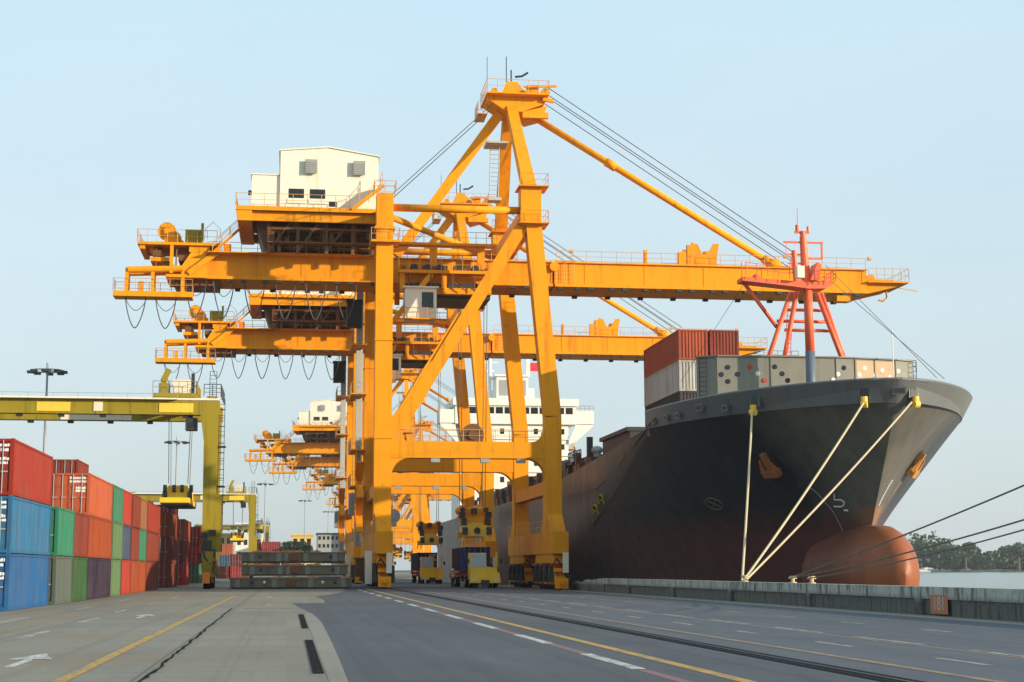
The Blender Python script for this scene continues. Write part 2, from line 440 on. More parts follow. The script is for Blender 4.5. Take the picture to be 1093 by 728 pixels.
def water_mat():
    m, nt, p = nodes('river water')
    g = geo(nt)
    p.inputs['Base Color'].default_value = (0.16, 0.18, 0.16, 1)
    p.inputs['Roughness'].default_value = 0.22
    h = noise(nt, g, 0.5, 6, 0.65, (0.35, 1, 1))
    bp = N(nt, 'ShaderNodeBump', Strength=0.5, Distance=0.25)
    nt.links.new(h, bp.inputs['Height']); nt.links.new(bp.outputs[0], p.inputs['Normal'])
    return m
M['water'] = water_mat()
def leaf_mat(name, c1, c2):
    m, nt, p = nodes(name)
    f = noise(nt, geo(nt), 0.08, 4, 0.6); f2 = noise(nt, geo(nt), 0.6, 3, 0.6)
    c = mix(nt, ramp(nt, f, 0.35, 0.65), c1, c2)
    c = mix(nt, ramp(nt, f2, 0.4, 0.7, 0, 0.5), c, tuple(x*0.55 for x in c1))
    nt.links.new(c, p.inputs['Base Color']); p.inputs['Roughness'].default_value = 0.8
    return m
M['leaf'] = leaf_mat('woods foliage', (0.035, 0.075, 0.025), (0.075, 0.115, 0.032))
M['bark'] = plain('bark', (0.10, 0.08, 0.06), 0.9)
M['bank'] = plain('river bank soil', (0.05, 0.055, 0.035), 0.9)

def zg(x):                                   # the apron falls gently towards the river
    return 0.0 if x <= 9 else -0.2*min(1.0, (x-9)/16.3)

# ------------------------------------------------------------------ setting
WALL_X = 25.3
mb = MB()
xs = [-3000, -40, -12, 9, 13, 17, 21, 25.9]
ys = [-80, 1150]
mb.grid([[(x, y, zg(x)) for x in xs] for y in ys])
structure(mb.build('apron_ground', M['concrete']))
mb = MB()                                     # asphalt of the lanes, its left edge curving past the drains
edge = [(0.95,-80),(0.93,24.4),(1.0,32),(1.05,40),(1.1,52),(0.95,62),(0.55,72),(0.25,81),(1.9,81.2),(2.0,90),(1.7,100),(3.2,112),(4.4,125),(5.0,145),(5.0,700)]
rows = [[(x, y, zg(x)+0.004)] + [(xx, y, zg(xx)+0.004) for xx in (6.3, 8.55)] for x, y in edge]
mb.grid(rows); structure(mb.build('quay_road', M['asphalt']))
mb = MB()
mb.grid([[(xx, y, zg(xx)+0.004) for xx in (9.45, 13, 17, 21, 25.28)] for y in (-80, 40, 110, 700)])
structure(mb.build('crane_lane', M['asphalt_r']))
mb = MB(); mb.grid([[(xx, y, zg(xx)+0.004) for xx in (8.55, 9.0, 9.45)] for y in (-80, 700)])
structure(mb.build('rail_strip', M['asphalt_r']))
mb = MB(); mb.grid([[(0.64, y, 0.004), (x-0.004, y, 0.004)] for x, y in edge[:6]]); structure(mb.build('kerb_strip', ground_mat('pale kerb concrete', (0.225, 0.212, 0.178), 'strip')))
# far land and river
mb = MB(); mb.add([(25.9, 300, -0.2), (25.9, 1150, -0.2), (150, 1150, -0.2)], [(0,2,1)]); structure(mb.build('far_apron', M['concrete']))
mb = MB(); mb.grid([[(25.9, -200, -0.9), (3500, -200, -0.9)], [(25.9, 3500, -0.9), (3500, 3500, -0.9)]])
structure(mb.build('river_water', M['water']))
mb = MB(); mb.grid([[(25.7, -200, -3.0), (26.1, -200, -3.0)], [(25.7, 1150, -3), (26.1, 1150, -3)]])
structure(mb.build('river_bed', M['bank']))
mb = MB(); mb.prism([(-3000, 1152), (60, 1152), (300, 1075), (900, 1040), (3500, 900), (3500, 3400), (-3000, 3400)], -1.5, 0.1, 'z')
structure(mb.build('far_bank', M['bank']))

# quay face
mb = MB(); mb.box(25.72, 26.1, -80, 1150, -3, -0.21)
structure(mb.build('quay_face', M['wall']))

# rail grooves
mb = MB()
for dx in (-0.21, 0.21): mb.box(8.97+dx-0.095, 8.97+dx+0.095, -80, 700, 0.004, 0.010)
structure(mb.build('rail_groove', M['black']))
mb = MB()
mb.box(8.925, 9.015, -80, 700, 0.004, 0.03)
structure(mb.build('crane_rail', M['dark']))
mb = MB(); mb.box(23.75, 23.82, -80, 700, zg(23.8)+0.004, zg(23.8)+0.03)
structure(mb.build('crane_rail', M['steel']))

def ribbon(pts, w, mat, name, dz=0.008):
    mb = MB(); rows = []
    for i, (x, y) in enumerate(pts):
        rows.append([(x-w/2, y, zg(x-w/2)+dz), (x+w/2, y, zg(x+w/2)+dz)])
    mb.grid(rows); return structure(mb.build(name, mat))
ribbon([(-3.35,-60),(-3.35,24),(-3.35,30),(-3.34,60),(-3.33,105)], 0.22, M['l_yellow'], 'lane_line')
ribbon([(6.74,-60),(6.74,138)], 0.24, M['l_yellow'], 'lane_line')
ribbon([(10.45,-60),(10.45,130)], 0.2, M['l_orange'], 'lane_line')
ribbon([(14.0,-60),(14.0,130)], 0.14, M['l_orange'], 'lane_line')
mb = MB(); mr = MB()
y = -20.0
k = 0
while y < 130:
    mb.box(5.70, 5.94, y, y+4.9, 0.004, 0.0085)
    if y < 70: mr.box(5.72, 5.92, y+5.0, y+9.0, 0.004, 0.008)
    y += 9.3
structure(mb.build('lane_dashes', M['l_white'])); structure(mr.build('lane_dashes', M['l_red']))
mb = MB()
for y in range(20, 130, 7):
    mb.grid([[(12.15, y, zg(12.15)+0.008), (12.33, y, zg(12.33)+0.008)], [(12.15, y+2.4, zg(12.15)+0.008), (12.33, y+2.4, zg(12.33)+0.008)]])
    mb.grid([[(18.3, y+2, zg(18.3)+0.008), (18.48, y+2, zg(18.48)+0.008)], [(18.3, y+4.2, zg(18.3)+0.008), (18.48, y+4.2, zg(18.48)+0.008)]])
    mb.grid([[(14.2, y+1, zg(14.2)+0.009), (14.4, y+1, zg(14.4)+0.009)], [(14.2, y+5.5, zg(14.2)+0.009), (14.4, y+5.5, zg(14.4)+0.009)]])
structure(mb.build('lane_dashes', M['l_faint']))
mb = MB()
for x, ya, L, w in ((-6.6,41,5,.2),(-6.65,53,5,.2),(-6.8,65,4.5,.2),(-9.2,53,6,.18),(-8.9,70,6,.18),(-9.0,88,8,.18),(-6.8,80,6,.2),(-6.85,96,7,.2),(-6.4,28,5,.2),(-1.2,97,6,.3),(-1.0,76,4,.2)):
    mb.box(x, x+w, ya, ya+L, 0.0005, 0.006)
structure(mb.build('lane_dashes', M['l_faint']))
ribbon([(-7.6,20),(-7.6,110)], 0.16, M['l_orange'], 'lane_line', 0.0045)
def arrow(x, y, L):
    mb = MB(); mb.box(x-0.07, x+0.07, y, y+L*0.55, 0.0005, 0.006)
    mb.add([(x-0.42, y+L*0.5, 0.007), (x+0.42, y+L*0.5, 0.007), (x, y+L, 0.007)], [(0,1,2)])
    structure(mb.build('road_arrow', M['l_white']))
arrow(-4.75, 29.0, 4.4); arrow(-5.15, 57.5, 5)
# crack across the slabs
mb = MB(); x = -2.15; rows = []
for i in range(80):
    yy = 22 + i*0.62; x = -2.12 - 0.25*(i/80) + rnd.uniform(-0.035, 0.035); w = rnd.uniform(0.02, 0.05)
    rows.append([(x-w, yy, 0.004), (x+w, yy, 0.004)])
mb.grid(rows); structure(mb.build('pavement_crack', M['black']))
mb = MB(); mb.box(-1.85, 0.2, 70.4, 70.75, 0.0005, 0.005); structure(mb.build('patch_edge', M['asphalt']))

# drains with gratings
def drain(y0, y1, label):
    t = empty('drain_grating', (0.5, y0, 0), label, 'drain', 'gratings in the concrete strip')
    mb = MB(); mb.box(0.46, 0.58, y0, y1, 0.0045, 0.010); mb.build('channel', M['black'], t, (0.5, y0, 0))
    mb = MB()
    mb.box(0.43, 0.457, y0, y1, 0.0045, 0.012); mb.box(0.583, 0.61, y0, y1, 0.0045, 0.012)
    y = y0+0.2
    while y < y1: mb.box(0.46, 0.58, y, y+0.04, 0.0106, 0.013); y += 0.75+rnd.uniform(-0.1, 0.1)
    mb.build('grate', M['black'], t, (0.5, y0, 0))
drain(26.2, 38.6, 'long iron drain grating in the concrete strip nearest the camera')
drain(46.2, 60.8, 'iron drain grating further along the strip, behind the nearest one')

# quay parapet wall
w = empty('parapet_wall', (WALL_X, 50, -0.2), 'low mould stained concrete parapet wall along the river edge', 'wall')
mb = MB()
mb.box(WALL_X, 25.9, -60, 128, 0.45, 0.93)
mb.box(WALL_X+0.12, 25.86, -60, 128, -0.25, 0.45)
for y in range(-50, 128, 14): mb.box(WALL_X-0.05, 25.6, y, y+0.7, -0.25, 0.447)
mb.build('wall_body', M['wall'], w, (WALL_X, 50, -0.2))
mb = MB()
for i in range(14):
    y = 128 + i*1.1 + rnd.uniform(-0.2, 0.2)
    h = 0.9 - i*0.03 + rnd.uniform(-0.18, 0.1)
    mb.prism([(y, -0.25), (y+1.08, -0.25), (y+1.0, h-0.12), (y+0.5, h), (y+0.1, h-0.05)], WALL_X+0.02+rnd.uniform(0, 0.1), 25.85, 'x')
mb.build('broken_end', M['wall'], w, (WALL_X, 50, -0.2))
mb = MB(); mb.box(WALL_X-0.012, WALL_X-0.003, 59.45, 61.15, -0.12, 0.62)
pl = mb.build('number_panel', paint('faded red panel', (0.42, 0.17, 0.09), 0.8, 0.4), w, (WALL_X, 50, -0.2))
pl['label'] = 'faded red panel with the number 181'
def text(body, size, loc, rot, mat, parent, name, ext=0.004, off=(0,0,0)):
    c = bpy.data.curves.new(name, 'FONT'); c.body = body; c.size = size; c.extrude = ext; c.align_x = 'CENTER'; c.align_y = 'CENTER'
    o = bpy.data.objects.new(name, c); COL.objects.link(o)
    dg = bpy.context.evaluated_depsgraph_get(); dg.update()
    me = bpy.data.meshes.new_from_object(o.evaluated_get(dg)); bpy.data.objects.remove(o)
    me.name = name; me.materials.clear(); me.materials.append(mat)
    o = bpy.data.objects.new(name, me); COL.objects.link(o)
    o.location = [loc[i]-off[i] for i in range(3)]; o.rotation_euler = rot; o.parent = parent
    return o
text('181', 0.78, (WALL_X-0.017, 60.3, 0.26), (R(90), 0, R(-90)), plain('faded number paint', (0.55, 0.42, 0.33), 0.8), pl, 'number')
pl.children[0].location = (-0.016, 60.3-50, 0.26+0.2)
# ------------------------------------------------------------------ containers
def container_proto(L):
    W, H = 2.44, 2.59
    t = empty('shipping_container', (0, 0, 0), 'x', 'container')
    def corr(x0, dirn):                       # corrugated long side as one sheet
        n = int((L-0.4)/0.28); p = (L-0.4)/n; pts = []
        for i in range(n):
            y = -L/2+0.2+i*p
            pts += [(0, y), (0, y+p*0.30), (1, y+p*0.5), (1, y+p*0.8)]
        pts.append((0, L/2-0.2))
        return [[(x0-dirn*0.038*a, y, z) for a, y in pts] for z in (0.17, H-0.12)]
    b = MB()
    b.grid(corr(W/2-0.025, 1)); b.grid(corr(-W/2+0.025, -1))
    n = 8; pts = []
    for i in range(n):
        x = -W/2+0.15+i*(W-0.3)/n; q = (W-0.3)/n
        pts += [(0, x), (0, x+q*.3), (1, x+q*.5), (1, x+q*.8)]
    pts.append((0, W/2-0.15))
    b.grid([[(x, L/2-0.025-0.04*a, z) for a, x in pts] for z in (0.17, H-0.12)])
    b.box(-W/2+0.03, W/2-0.03, -L/2+0.06, L/2-0.03, H-0.06, H-0.03); b.box(-W/2+0.03, W/2-0.03, -L/2+0.06, L/2-0.03, 0.12, 0.16)
    b.build('body', M['box'], t)
    f = MB()
    for sx in (-1, 1):
        for sy in (-1, 1):
            cx, cy = sx*(W/2-0.08), sy*(L/2-0.09)
            f.box(cx-0.08, cx+0.08, cy-0.09, cy+0.09, 0.0, H)
        cx = sx*(W/2-0.05); f.box(cx-0.05, cx+0.05, -L/2+0.18, L/2-0.18, 0.02, 0.18); f.box(cx-0.05, cx+0.05, -L/2+0.18, L/2-0.18, H-0.13, H-0.02)
    for sy in (-1, 1):
        cy = sy*(L/2-0.05); f.box(-W/2+0.16, W/2-0.16, cy-0.05, cy+0.05, 0.02, 0.19); f.box(-W/2+0.16, W/2-0.16, cy-0.05, cy+0.05, H-0.15, H-0.02)
    f.build('frame', M['box'], t)
    for sx in (-1, 1):
        d = MB(); x0, x1 = (0.012, W/2-0.17) if sx > 0 else (-W/2+0.17, -0.012)
        yy = -L/2+0.05
        d.box(x0, x1, yy, yy+0.04, 0.2, H-0.16)
        for k in range(3): d.box(x0+0.06, x1-0.06, yy-0.018, yy, 0.32+k*0.72, 0.32+k*0.72+0.55)
        door = d.build('door', M['box'], t)
        for a in (0.28, 0.74):
            r_ = MB(); x = x0+(x1-x0)*a; r_.tube((x, yy-0.045, 0.1), (x, yy-0.045, H-0.08), 0.024, 6); r_.box(x-0.05, x+0.22, yy-0.06, yy-0.03, 1.05, 1.11)
            r_.build('lock_rod', M['steel'], door)
    return t
P40 = container_proto(12.19); P20 = container_proto(6.06)
USED = {12.19: 0, 6.06: 0}
BH = 2.35
def place_box(L, x, y, z, col, label, group, rz=0, sc=(1, 1, 0.907)):
    src = P40 if L > 7 else P20; key = 12.19 if L > 7 else 6.06
    c = lin(*col)
    gm = (c[0]+c[1]+c[2])/3; c = tuple(max(0.004, (x*0.95+gm*0.05)*0.58) for x in c)+(1,)
    if USED[key] == 0:
        o = src; paint_all(o, c); o['label'] = label
    else: o = copy_tree(src, None, None, label, c)
    USED[key] = 1
    o.location = (x, y, z); o.rotation_euler = (0, 0, rz); o.scale = sc; o['group'] = group
    return o
def stencil(o, seed):
    rr = random.Random(seed)
    door = [c for c in o.children if c.name.startswith('door')][-1]
    L = 12.19
    for row, z in enumerate((2.22, 2.0, 1.6, 1.42)):
        x = 0.12 if row < 2 else 0.45; m = MB()
        while x < 0.98:
            w = rr.uniform(0.04, 0.09); m.box(x, x+w, -L/2+0.028, -L/2+0.0315, z, z+rr.uniform(0.10, 0.15)); x += w+rr.uniform(0.0, 0.03)
        m.build('stencil_line', M['white_paint'], o)
BLUE=(0,106,172); LBLUE=(32,126,178); RED=(176,48,30); GREY=(98,112,104); TEAL=(45,145,112); DGREEN=(52,104,58); BRICK=(150,54,34)
PURPLE=(52,40,66); RUST=(178,72,18); ORANGE=(216,98,52); LGREEN=(104,142,96); GREEN=(62,140,104); SLATE=(66,88,116); HOTRED=(196,58,38)
BROWN=(156,62,40); DBROWN=(120,52,40); TAN=(168,108,66); CRIM=(196,32,34); MAROON=(132,40,42); MIDBLUE=(48,98,140); YEL=(190,150,60)
NAMES={BLUE:'deep blue',LBLUE:'lighter blue',RED:'scarlet',GREY:'grey',TEAL:'teal green',DGREEN:'dark green',BRICK:'brick red',PURPLE:'dark purple',RUST:'rust orange',ORANGE:'bright orange',
 LGREEN:'pale green',GREEN:'mid green',SLATE:'slate blue',HOTRED:'orange red',BROWN:'brown',DBROWN:'dark brown',TAN:'tan',CRIM:'crimson',MAROON:'maroon',MIDBLUE:'mid blue',YEL:'yellow'}
ORD=['first','second','third','fourth','fifth','sixth','seventh','eighth','ninth','tenth','eleventh','twelfth','thirteenth','fourteenth']
TIER=['bottom','second','third','fourth']
ROW1=[(67.8,11.1,[BLUE,LBLUE,RED]),(79.5,6.06,[GREY,TEAL]),(85.6,6.06,[DGREEN,BRICK]),(91.8,11.9,[PURPLE,RUST,ORANGE]),(104.0,6.06,[LGREEN,LGREEN,GREEN]),
 (110.2,6.06,[HOTRED,SLATE,HOTRED]),(116.4,6.06,[RUST,BRICK,BRICK]),(122.6,6.06,[RUST,TEAL,TAN]),(128.9,12.19,[BROWN,BRICK,RED]),(153.5,12.19,[BROWN,BROWN,RUST]),
 (174.0,12.19,[CRIM,MAROON,RUST]),(205.0,12.19,[GREEN,CRIM,RED]),(219,12.19,[BRICK,BROWN,BRICK]),(233,12.19,[RED,MAROON,CRIM])]
STEN = []
GRP='containers stacked along the left side of the yard'
for i, (y0, L, cols) in enumerate(ROW1):
    for k, c in enumerate(cols):
        j = rnd.uniform(-0.05, 0.05)
        tier = TIER[k] if k < len(cols)-1 else 'top'
        b_ = place_box(L, (-11.22 if i == 0 else -11.0)-1.22+j, y0+L/2+rnd.uniform(-0.03, 0.03), k*BH, c, f'{NAMES[c]} container, {tier} one of the {ORD[i]} yard stack from the camera', GRP, 0, (1, (L/12.19 if L > 7 else L/6.06)*0.995, 0.907))
        if i in (0, 3): STEN.append((b_, i*7+k))
ROW2=[(67.0,12.19,[BRICK,RUST,BROWN,HOTRED],-13.9,'second row, behind the scarlet container'),(195,12.19,[BROWN,BRICK,MAROON,MAROON],-13.9,'tall stack beyond the eleventh front stack'),
 (115.5,6.06,[BROWN,BRICK,RUST,BRICK],-14.75,'row behind, rising over the bright orange container'),
 (205,12.19,[MIDBLUE,MIDBLUE,BROWN],-13.9,'row behind the twelfth front stack'),(153.5,12.19,[DBROWN,DBROWN,DBROWN],-13.9,'row behind the tenth front stack'),
 (174,12.19,[BROWN,BROWN,RUST],-13.9,'row behind the eleventh front stack')]
for y0, L, cols, xr, where in ROW2:
    for k, c in enumerate(cols):
        tier = TIER[k] if k < len(cols)-1 else 'top'
        place_box(L, xr-1.22, y0+L/2, k*BH, c, f'{NAMES[c]} container, {tier} tier, {where}', GRP)
FAR=[(-9.8,316,[CRIM,MAROON],'far stack just left of the hatch covers'),(-12.5,316,[RUST],'far stack beside the yard crane leg'),(-13.0,345,[BROWN,MIDBLUE,ORANGE],'mixed far stack behind the yard crane leg'),
 (-3.4,450,[RED,BRICK,CRIM,CRIM],'far red stack above the hatch covers'),(-6.0,450,[BRICK,RED,RED,CRIM],'far stack second from the small yard crane'),(-8.8,452,[RUST,BRICK,RUST,RUST],'far stack beside the small yard crane'),
 (-0.6,456,[RED,CRIM,CRIM],'far lower red stack above the hatch covers'),(2.0,456,[MAROON,CRIM,RED],'far lower stack near the dark tree')]
for x, y, cols, where in FAR:
    for k, c in enumerate(cols):
        tier = TIER[k] if k < len(cols)-1 else 'top'
        place_box(12.19, x, y+6, k*BH, c, f'{NAMES[c]} container, {tier} tier of {where}', 'far containers at the end of the apron')
# ------------------------------------------------------------------ ship to shore crane
CO = (8.3, 154.0, 0.0)
def make_sts():
    t = empty('gantry_crane', CO, 'largest orange quay crane with white machinery house, its boom reaching over the ship bow', 'crane', 'orange quay cranes in a row')
    A, D, RL = M['crane'], M['crane_dark'], M['crane_rail']
    def B(mb, name, mat=A, parent=t, smooth=False): return mb.build(name, mat, parent, CO, smooth)
    YF, YB = 143.8, 164.2
    for y, s in ((YF, -1), (YB, 1)):
        # landside leg
        m = MB(); m.box(7.5, 9.05, y-0.8, y+0.8, 5.0, 35.9)
        m.box(7.35, 9.2, y-0.95, y+0.95, 32.5, 32.75); m.box(7.42, 9.13, y-0.88, y+0.88, 13.3, 13.42); m.box(7.42, 9.13, y-0.88, y+0.88, 22.2, 22.32)
        leg = B(m, 'leg')
        m = MB(); m.rail([(7.3,y-1,35.9),(9.25,y-1,35.9),(9.25,y+1,35.9),(7.3,y+1,35.9),(7.3,y-1,35.9)], 1.1, 1.0); B(m, 'railing', RL, leg)
        m = MB(); m.box(7.0, 9.6, y-1.4, y+1.4, 31.2, 31.4); pf = B(m, 'leg_platform')
        m = MB(); m.rail([(7.0,y-1.4,31.4),(9.6,y-1.4,31.4),(9.6,y+1.4,31.4),(7.0,y+1.4,31.4)], 1.1, 1.3); B(m, 'railing', RL, pf)
        # waterside leg: vertical at the foot, leaning in above the portal beam
        m = MB()
        zs = [(4.6, 23.78), (15.5, 23.78), (36.4, 21.75)]
        m.beam((23.78, y, 4.4), (23.78, y, 15.5), 1.5, 1.6, up=(0,1,0)); m.beam((23.78, y, 15.45), (21.75, y, 36.6), 1.5, 1.6, 1.45, 1.6, up=(0,1,0))
        m.beam((23.0, y, 23.5), (22.9, y, 23.62), 1.64, 1.7, up=(0,1,0))
        m.box(20.85, 22.75, y-0.95, y+0.95, 33.2, 36.9)
        leg = B(m, 'leg')
        for z in (33.4, 36.9):
            m = MB(); m.rail([(20.7,y-1.5,z),(23.3,y-1.5,z),(23.3,y+1.5,z)], 1.1, 1.3); m.box(20.6, 23.4, y-1.5, y+1.5, z-0.1, z); B(m, 'leg_platform', A, leg)
        # portal beam with rounded corner gussets
        m = MB()
        m.box(9.05, 23.03, y-0.75, y+0.75, 11.6, 13.1)
        def arc(cx, cz, r, a0, a1, n=8): return [(cx+r*math.cos(R(a0+(a1-a0)*i/n)), cz+r*math.sin(R(a0+(a1-a0)*i/n))) for i in range(n+1)]
        m.prism([(9.05, 11.597)]+arc(10.75, 9.9, 1.7, 90, 180)+[(9.05, 9.9)], y-0.7, y+0.7)
        m.prism([(23.03, 11.597), (23.03, 9.9)]+arc(21.35, 9.9, 1.68, 0, 90), y-0.7, y+0.7)
        m.prism([(23.03, 13.103), (23.03, 14.4)]+arc(21.7, 14.4, 1.3, 0, -90), y-0.7, y+0.7)
        m.prism([(9.05, 13.103), (9.05, 15.6), (10.3, 13.103)], y-0.7, y+0.7)
        pb = B(m, 'portal_beam')
        m = MB(); m.rail([(9.6, y-0.7, 13.1), (22.9, y-0.7, 13.1)], 1.1, 1.4); m.rail([(9.6, y+0.7, 13.1), (22.9, y+0.7, 13.1)], 1.1, 1.4); B(m, 'railing', RL, pb)
        m = MB(); m.beam((9.5, y, 14.0), (21.2, y, 33.5), 1.15, 1.1, up=(0,1,0)); B(m, 'diagonal_brace')
        m = MB(); m.tube((9.0, y, 34.7), (20.9, y, 34.75), 0.36, 12); B(m, 'top_tie', A, smooth=True)
        # apex leg
        m = MB(); m.beam((21.75, y, 36.8), (21.3, 154+s*1.3, 47.2), 1.25, 1.2, 1.0, 1.0, up=(0,1,0)); B(m, 'mast_leg')
        # foot: sill stub + bogies
        for xc in (8.3, 23.8):
            zb = zg(xc); yc = y-s*1.4
            m = MB(); m.prism([(yc-5.2, 2.2), (yc+5.2, 2.2), (yc+4.6, 3.015), (yc-4.6, 3.015)], xc-0.62, xc+0.62, 'x')
            for a in (-2.8, 2.8):
                m.prism([(yc+a-0.7, 2.2), (yc+a+0.7, 2.2), (yc+a+0.35, 1.75), (yc+a-0.35, 1.75)], xc-0.4, xc+0.4, 'x'); m.box(xc-0.55, xc+0.55, yc+a-2.3, yc+a+2.3, 1.42, 1.76)
            eq = B(m, 'equaliser')
            for k_ in (-4.3, -1.5, 1.5, 4.3):
                m = MB(); b0 = yc+k_; m.prism([(b0-1.15, 0.5+zb), (b0+1.15, 0.5+zb), (b0+0.9, 1.0), (b0+0.35, 1.42), (b0-0.35, 1.42), (b0-0.9, 1.0)], xc-0.5, xc-0.36, 'x'); m.prism([(b0-1.15, 0.5+zb), (b0+1.15, 0.5+zb), (b0+0.9, 1.0), (b0+0.35, 1.42), (b0-0.35, 1.42), (b0-0.9, 1.0)], xc+0.36, xc+0.5, 'x')
                m.box(xc-0.36, xc+0.36, b0-0.3, b0+0.3, 0.9, 1.41); m.box(xc-0.355, xc+0.355, b0-1.12, b0-1.05, 0.45, 1.0); m.box(xc-0.355, xc+0.355, b0+1.05, b0+1.12, 0.45, 1.0)
                bg_ = B(m, 'bogie')
                for dy in (-0.6, 0.6):
                    m = MB(); m.tube((xc-0.16, b0+dy, zb+0.44), (xc+0.16, b0+dy, zb+0.44), 0.41, 14); m.tube((xc-0.56, b0+dy, zb+0.44), (xc+0.56, b0+dy, zb+0.44), 0.15, 8); B(m, 'wheel', M['dark'], bg_, True)
                for sx_ in (-1, 1):
                    m = MB(); xa = xc+sx_*0.75; m.box(xa-0.2, xa+0.2, b0-0.75, b0-0.1, 0.55, 1.25); m.tube((xa, b0-0.45, 1.25), (xa, b0-0.45, 2.0), 0.2, 8); m.tube((xa, b0+0.4, 0.5), (xa, b0+0.4, 1.5), 0.16, 8); m.box(xa-0.12,xa+0.12,b0-0.1,b0+0.6,0.8,1.0); B(m, 'drive_motor', M['dark'], bg_)
                m = MB(); m.path([(xc-0.3, b0-0.9, 2.6), (xc-0.7, b0-0.8, 2.0), (xc-0.6, b0-0.3, 1.2)], 0.07, 5); m.path([(xc-0.3, b0-0.9, 2.6), (xc+0.2, b0-1.1, 1.9), (xc+0.5, b0-0.9, 1.0)], 0.07, 5); B(m, 'hose', M['dark'], bg_)
            m = MB(); e = yc+s*5.7; m.box(xc-0.55, xc+0.55, min(e, e+s*0.6), max(e, e+s*0.6), zb+0.15, zb+1.05); m.tube((xc, e+s*0.6, zb+0.7), (xc, e+s*1.0, zb+0.7), 0.22, 10); B(m, 'bumper', M['brass'] if s > 0 else A)
            if s < 0:
                m = MB(); m.box(xc+0.15, xc+0.62, yc-6.1, yc-5.72, 1.35, 3.1); B(m, 'electric_cabinet', M['rtg_white'])
    # sill beams along the rails
    for xc in (8.3, 23.8):
        m = MB(); m.box(xc-0.72, xc+0.72, 139.6, 168.4, 3.02, 4.95)
        for y in (YF, YB): m.prism([(y-3.0, 4.953), (y+3.0, 4.953), (y+1.0, 6.6), (y-1.0, 6.6)], xc-0.7, xc+0.7, 'x')
        sb = B(m, 'sill_beam')
        m = MB(); m.rail([(xc-0.72, 139.6, 4.95), (xc-0.72, 168.4, 4.95)], 1.1, 1.8); B(m, 'railing', RL, sb)
    for xc, w in ((8.3, 1.3), (21.75, 1.3)):
        m = MB(); m.box(xc-w/2, xc+w/2, YF+0.8, YB-0.8, 33.3, 35.2); B(m, 'cross_beam')
    m = MB(); m.tube((9.0, YF+0.2, 33.8), (21.2, YB-1, 33.9), 0.3, 10); B(m, 'plan_brace', A, smooth=True)
    for xc in (8.3, 23.6):
        m = MB(); m.beam((xc, YF+0.8, 9.0), (xc, YB-0.8, 9.0), 0.9, 1.2, up=(0,0,1)); B(m, 'side_tie')
    # main girder and boom (twin webs, flanges, stiffeners)
    def girder(x0, x1, name):
        m = MB()
        m.box(x0, x1, 151.6, 156.4, 29.75, 31.85); m.box(x0, x1, 151.35, 156.65, 31.853, 31.98); m.box(x0, x1, 151.2, 156.8, 29.45, 29.747)
        for i in range(int((x1-x0)/6)): x = x0+3+i*6; m.box(x, x+0.06, 151.56, 151.6, 29.75, 31.85)
        o = B(m, name)
        m = MB()
        for x in [x0+2+k*3.4 for k in range(int((x1-x0-2)/3.4)+1)]:
            
            for xx, yy in ((x, 151.25), (x+1.3, 151.25), (x+0.6, 156.2)):
                m = MB(); m.box(xx, xx+0.5, yy, yy+0.5, 29.20, 29.447); B(m, 'rail_clamp', M['dark'], o)
        return o
    g = girder(-8.2, 25.2, 'main_girder')
    m = MB(); m.prism([(-8.2, 29.45), (-8.2, 31.98), (-9.6, 31.98), (-10.6, 30.4), (-10.6, 29.9)], 151.3, 156.7); B(m, 'girder_end', A, g)
    m = MB(); m.rail([(-8, 151.5, 31.98), (7.4, 151.5, 31.98)], 1.1, 1.6); m.rail([(9.3, 151.5, 31.98), (20.8, 151.5, 31.98)], 1.1, 1.6); m.rail([(-8, 156.5, 31.98), (25, 156.5, 31.98)], 1.1, 1.6); B(m, 'railing', RL, g)
    bm = girder(25.4, 57.3, 'boom')
    m = MB(); m.rail([(25.6, 151.5, 31.98), (57.2, 151.5, 31.98)], 1.1, 1.5); m.rail([(25.6, 156.5, 31.98), (57.2, 156.5, 31.98)], 1.1, 1.5)
    for x in (27.0, 48.8, 57.6): m.box(x, x+0.35, 151.7, 152.1, 33.0, 33.3)
    B(m, 'railing', RL, bm)
    m = MB(); m.ladder((25.9, 151.3, 29.6), (25.9, 151.3, 32), 0.8); m.ladder((26.9, 151.3, 29.6), (26.9, 151.3, 32), 0.8); B(m, 'hinge_ladder', RL, bm)
    m = MB(); m.tube((25.3, 151.0, 31.4), (25.3, 157.0, 31.4), 0.45, 12); B(m, 'boom_hinge', A, bm)
    for y in (152.2, 155.8):
        m = MB(); m.prism([(39.2, 31.98), (41.9, 31.98), (42.0, 33.2), (42.2, 34.3), (41.6, 34.3), (41.1, 33.3), (40.5, 33.2), (40.0, 34.2), (39.4, 34.4)], y-0.12, y+0.12); m.box(38.9, 39.5, y-0.3, y+0.3, 31.98, 34.1)
        B(m, 'boom_saddle', A, bm)
    m = MB(); m.box(34.4, 34.75, 151.6, 151.95, 31.98, 33.4); B(m, 'signal_post', A, bm)
    # boom tip platform
    m = MB(); m.box(58.3, 62.6, 151.2, 156.8, 30.6, 30.75); m.prism([(58.3, 29.5), (58.3, 30.6), (62.0, 30.6), (61.5, 30.3)], 151.8, 152.2); m.prism([(58.3, 29.5), (58.3, 30.6), (62.0, 30.6), (61.5, 30.3)], 155.8, 156.2)
    m.box(58.6, 61.6, 152.8, 155.2, 30.75, 31.2); m.tube((59.3, 153, 31.3), (59.3, 155, 31.3), 0.45, 12)
    m.path([(61.2,154,30.6),(61.3,154,29.6),(60.9,154,29.2),(60.4,154,29.3)], 0.1, 5); m.box(55.0, 56.4, 151.2, 152.4, 28.6, 29.18)
    tp = B(m, 'boom_tip_platform')
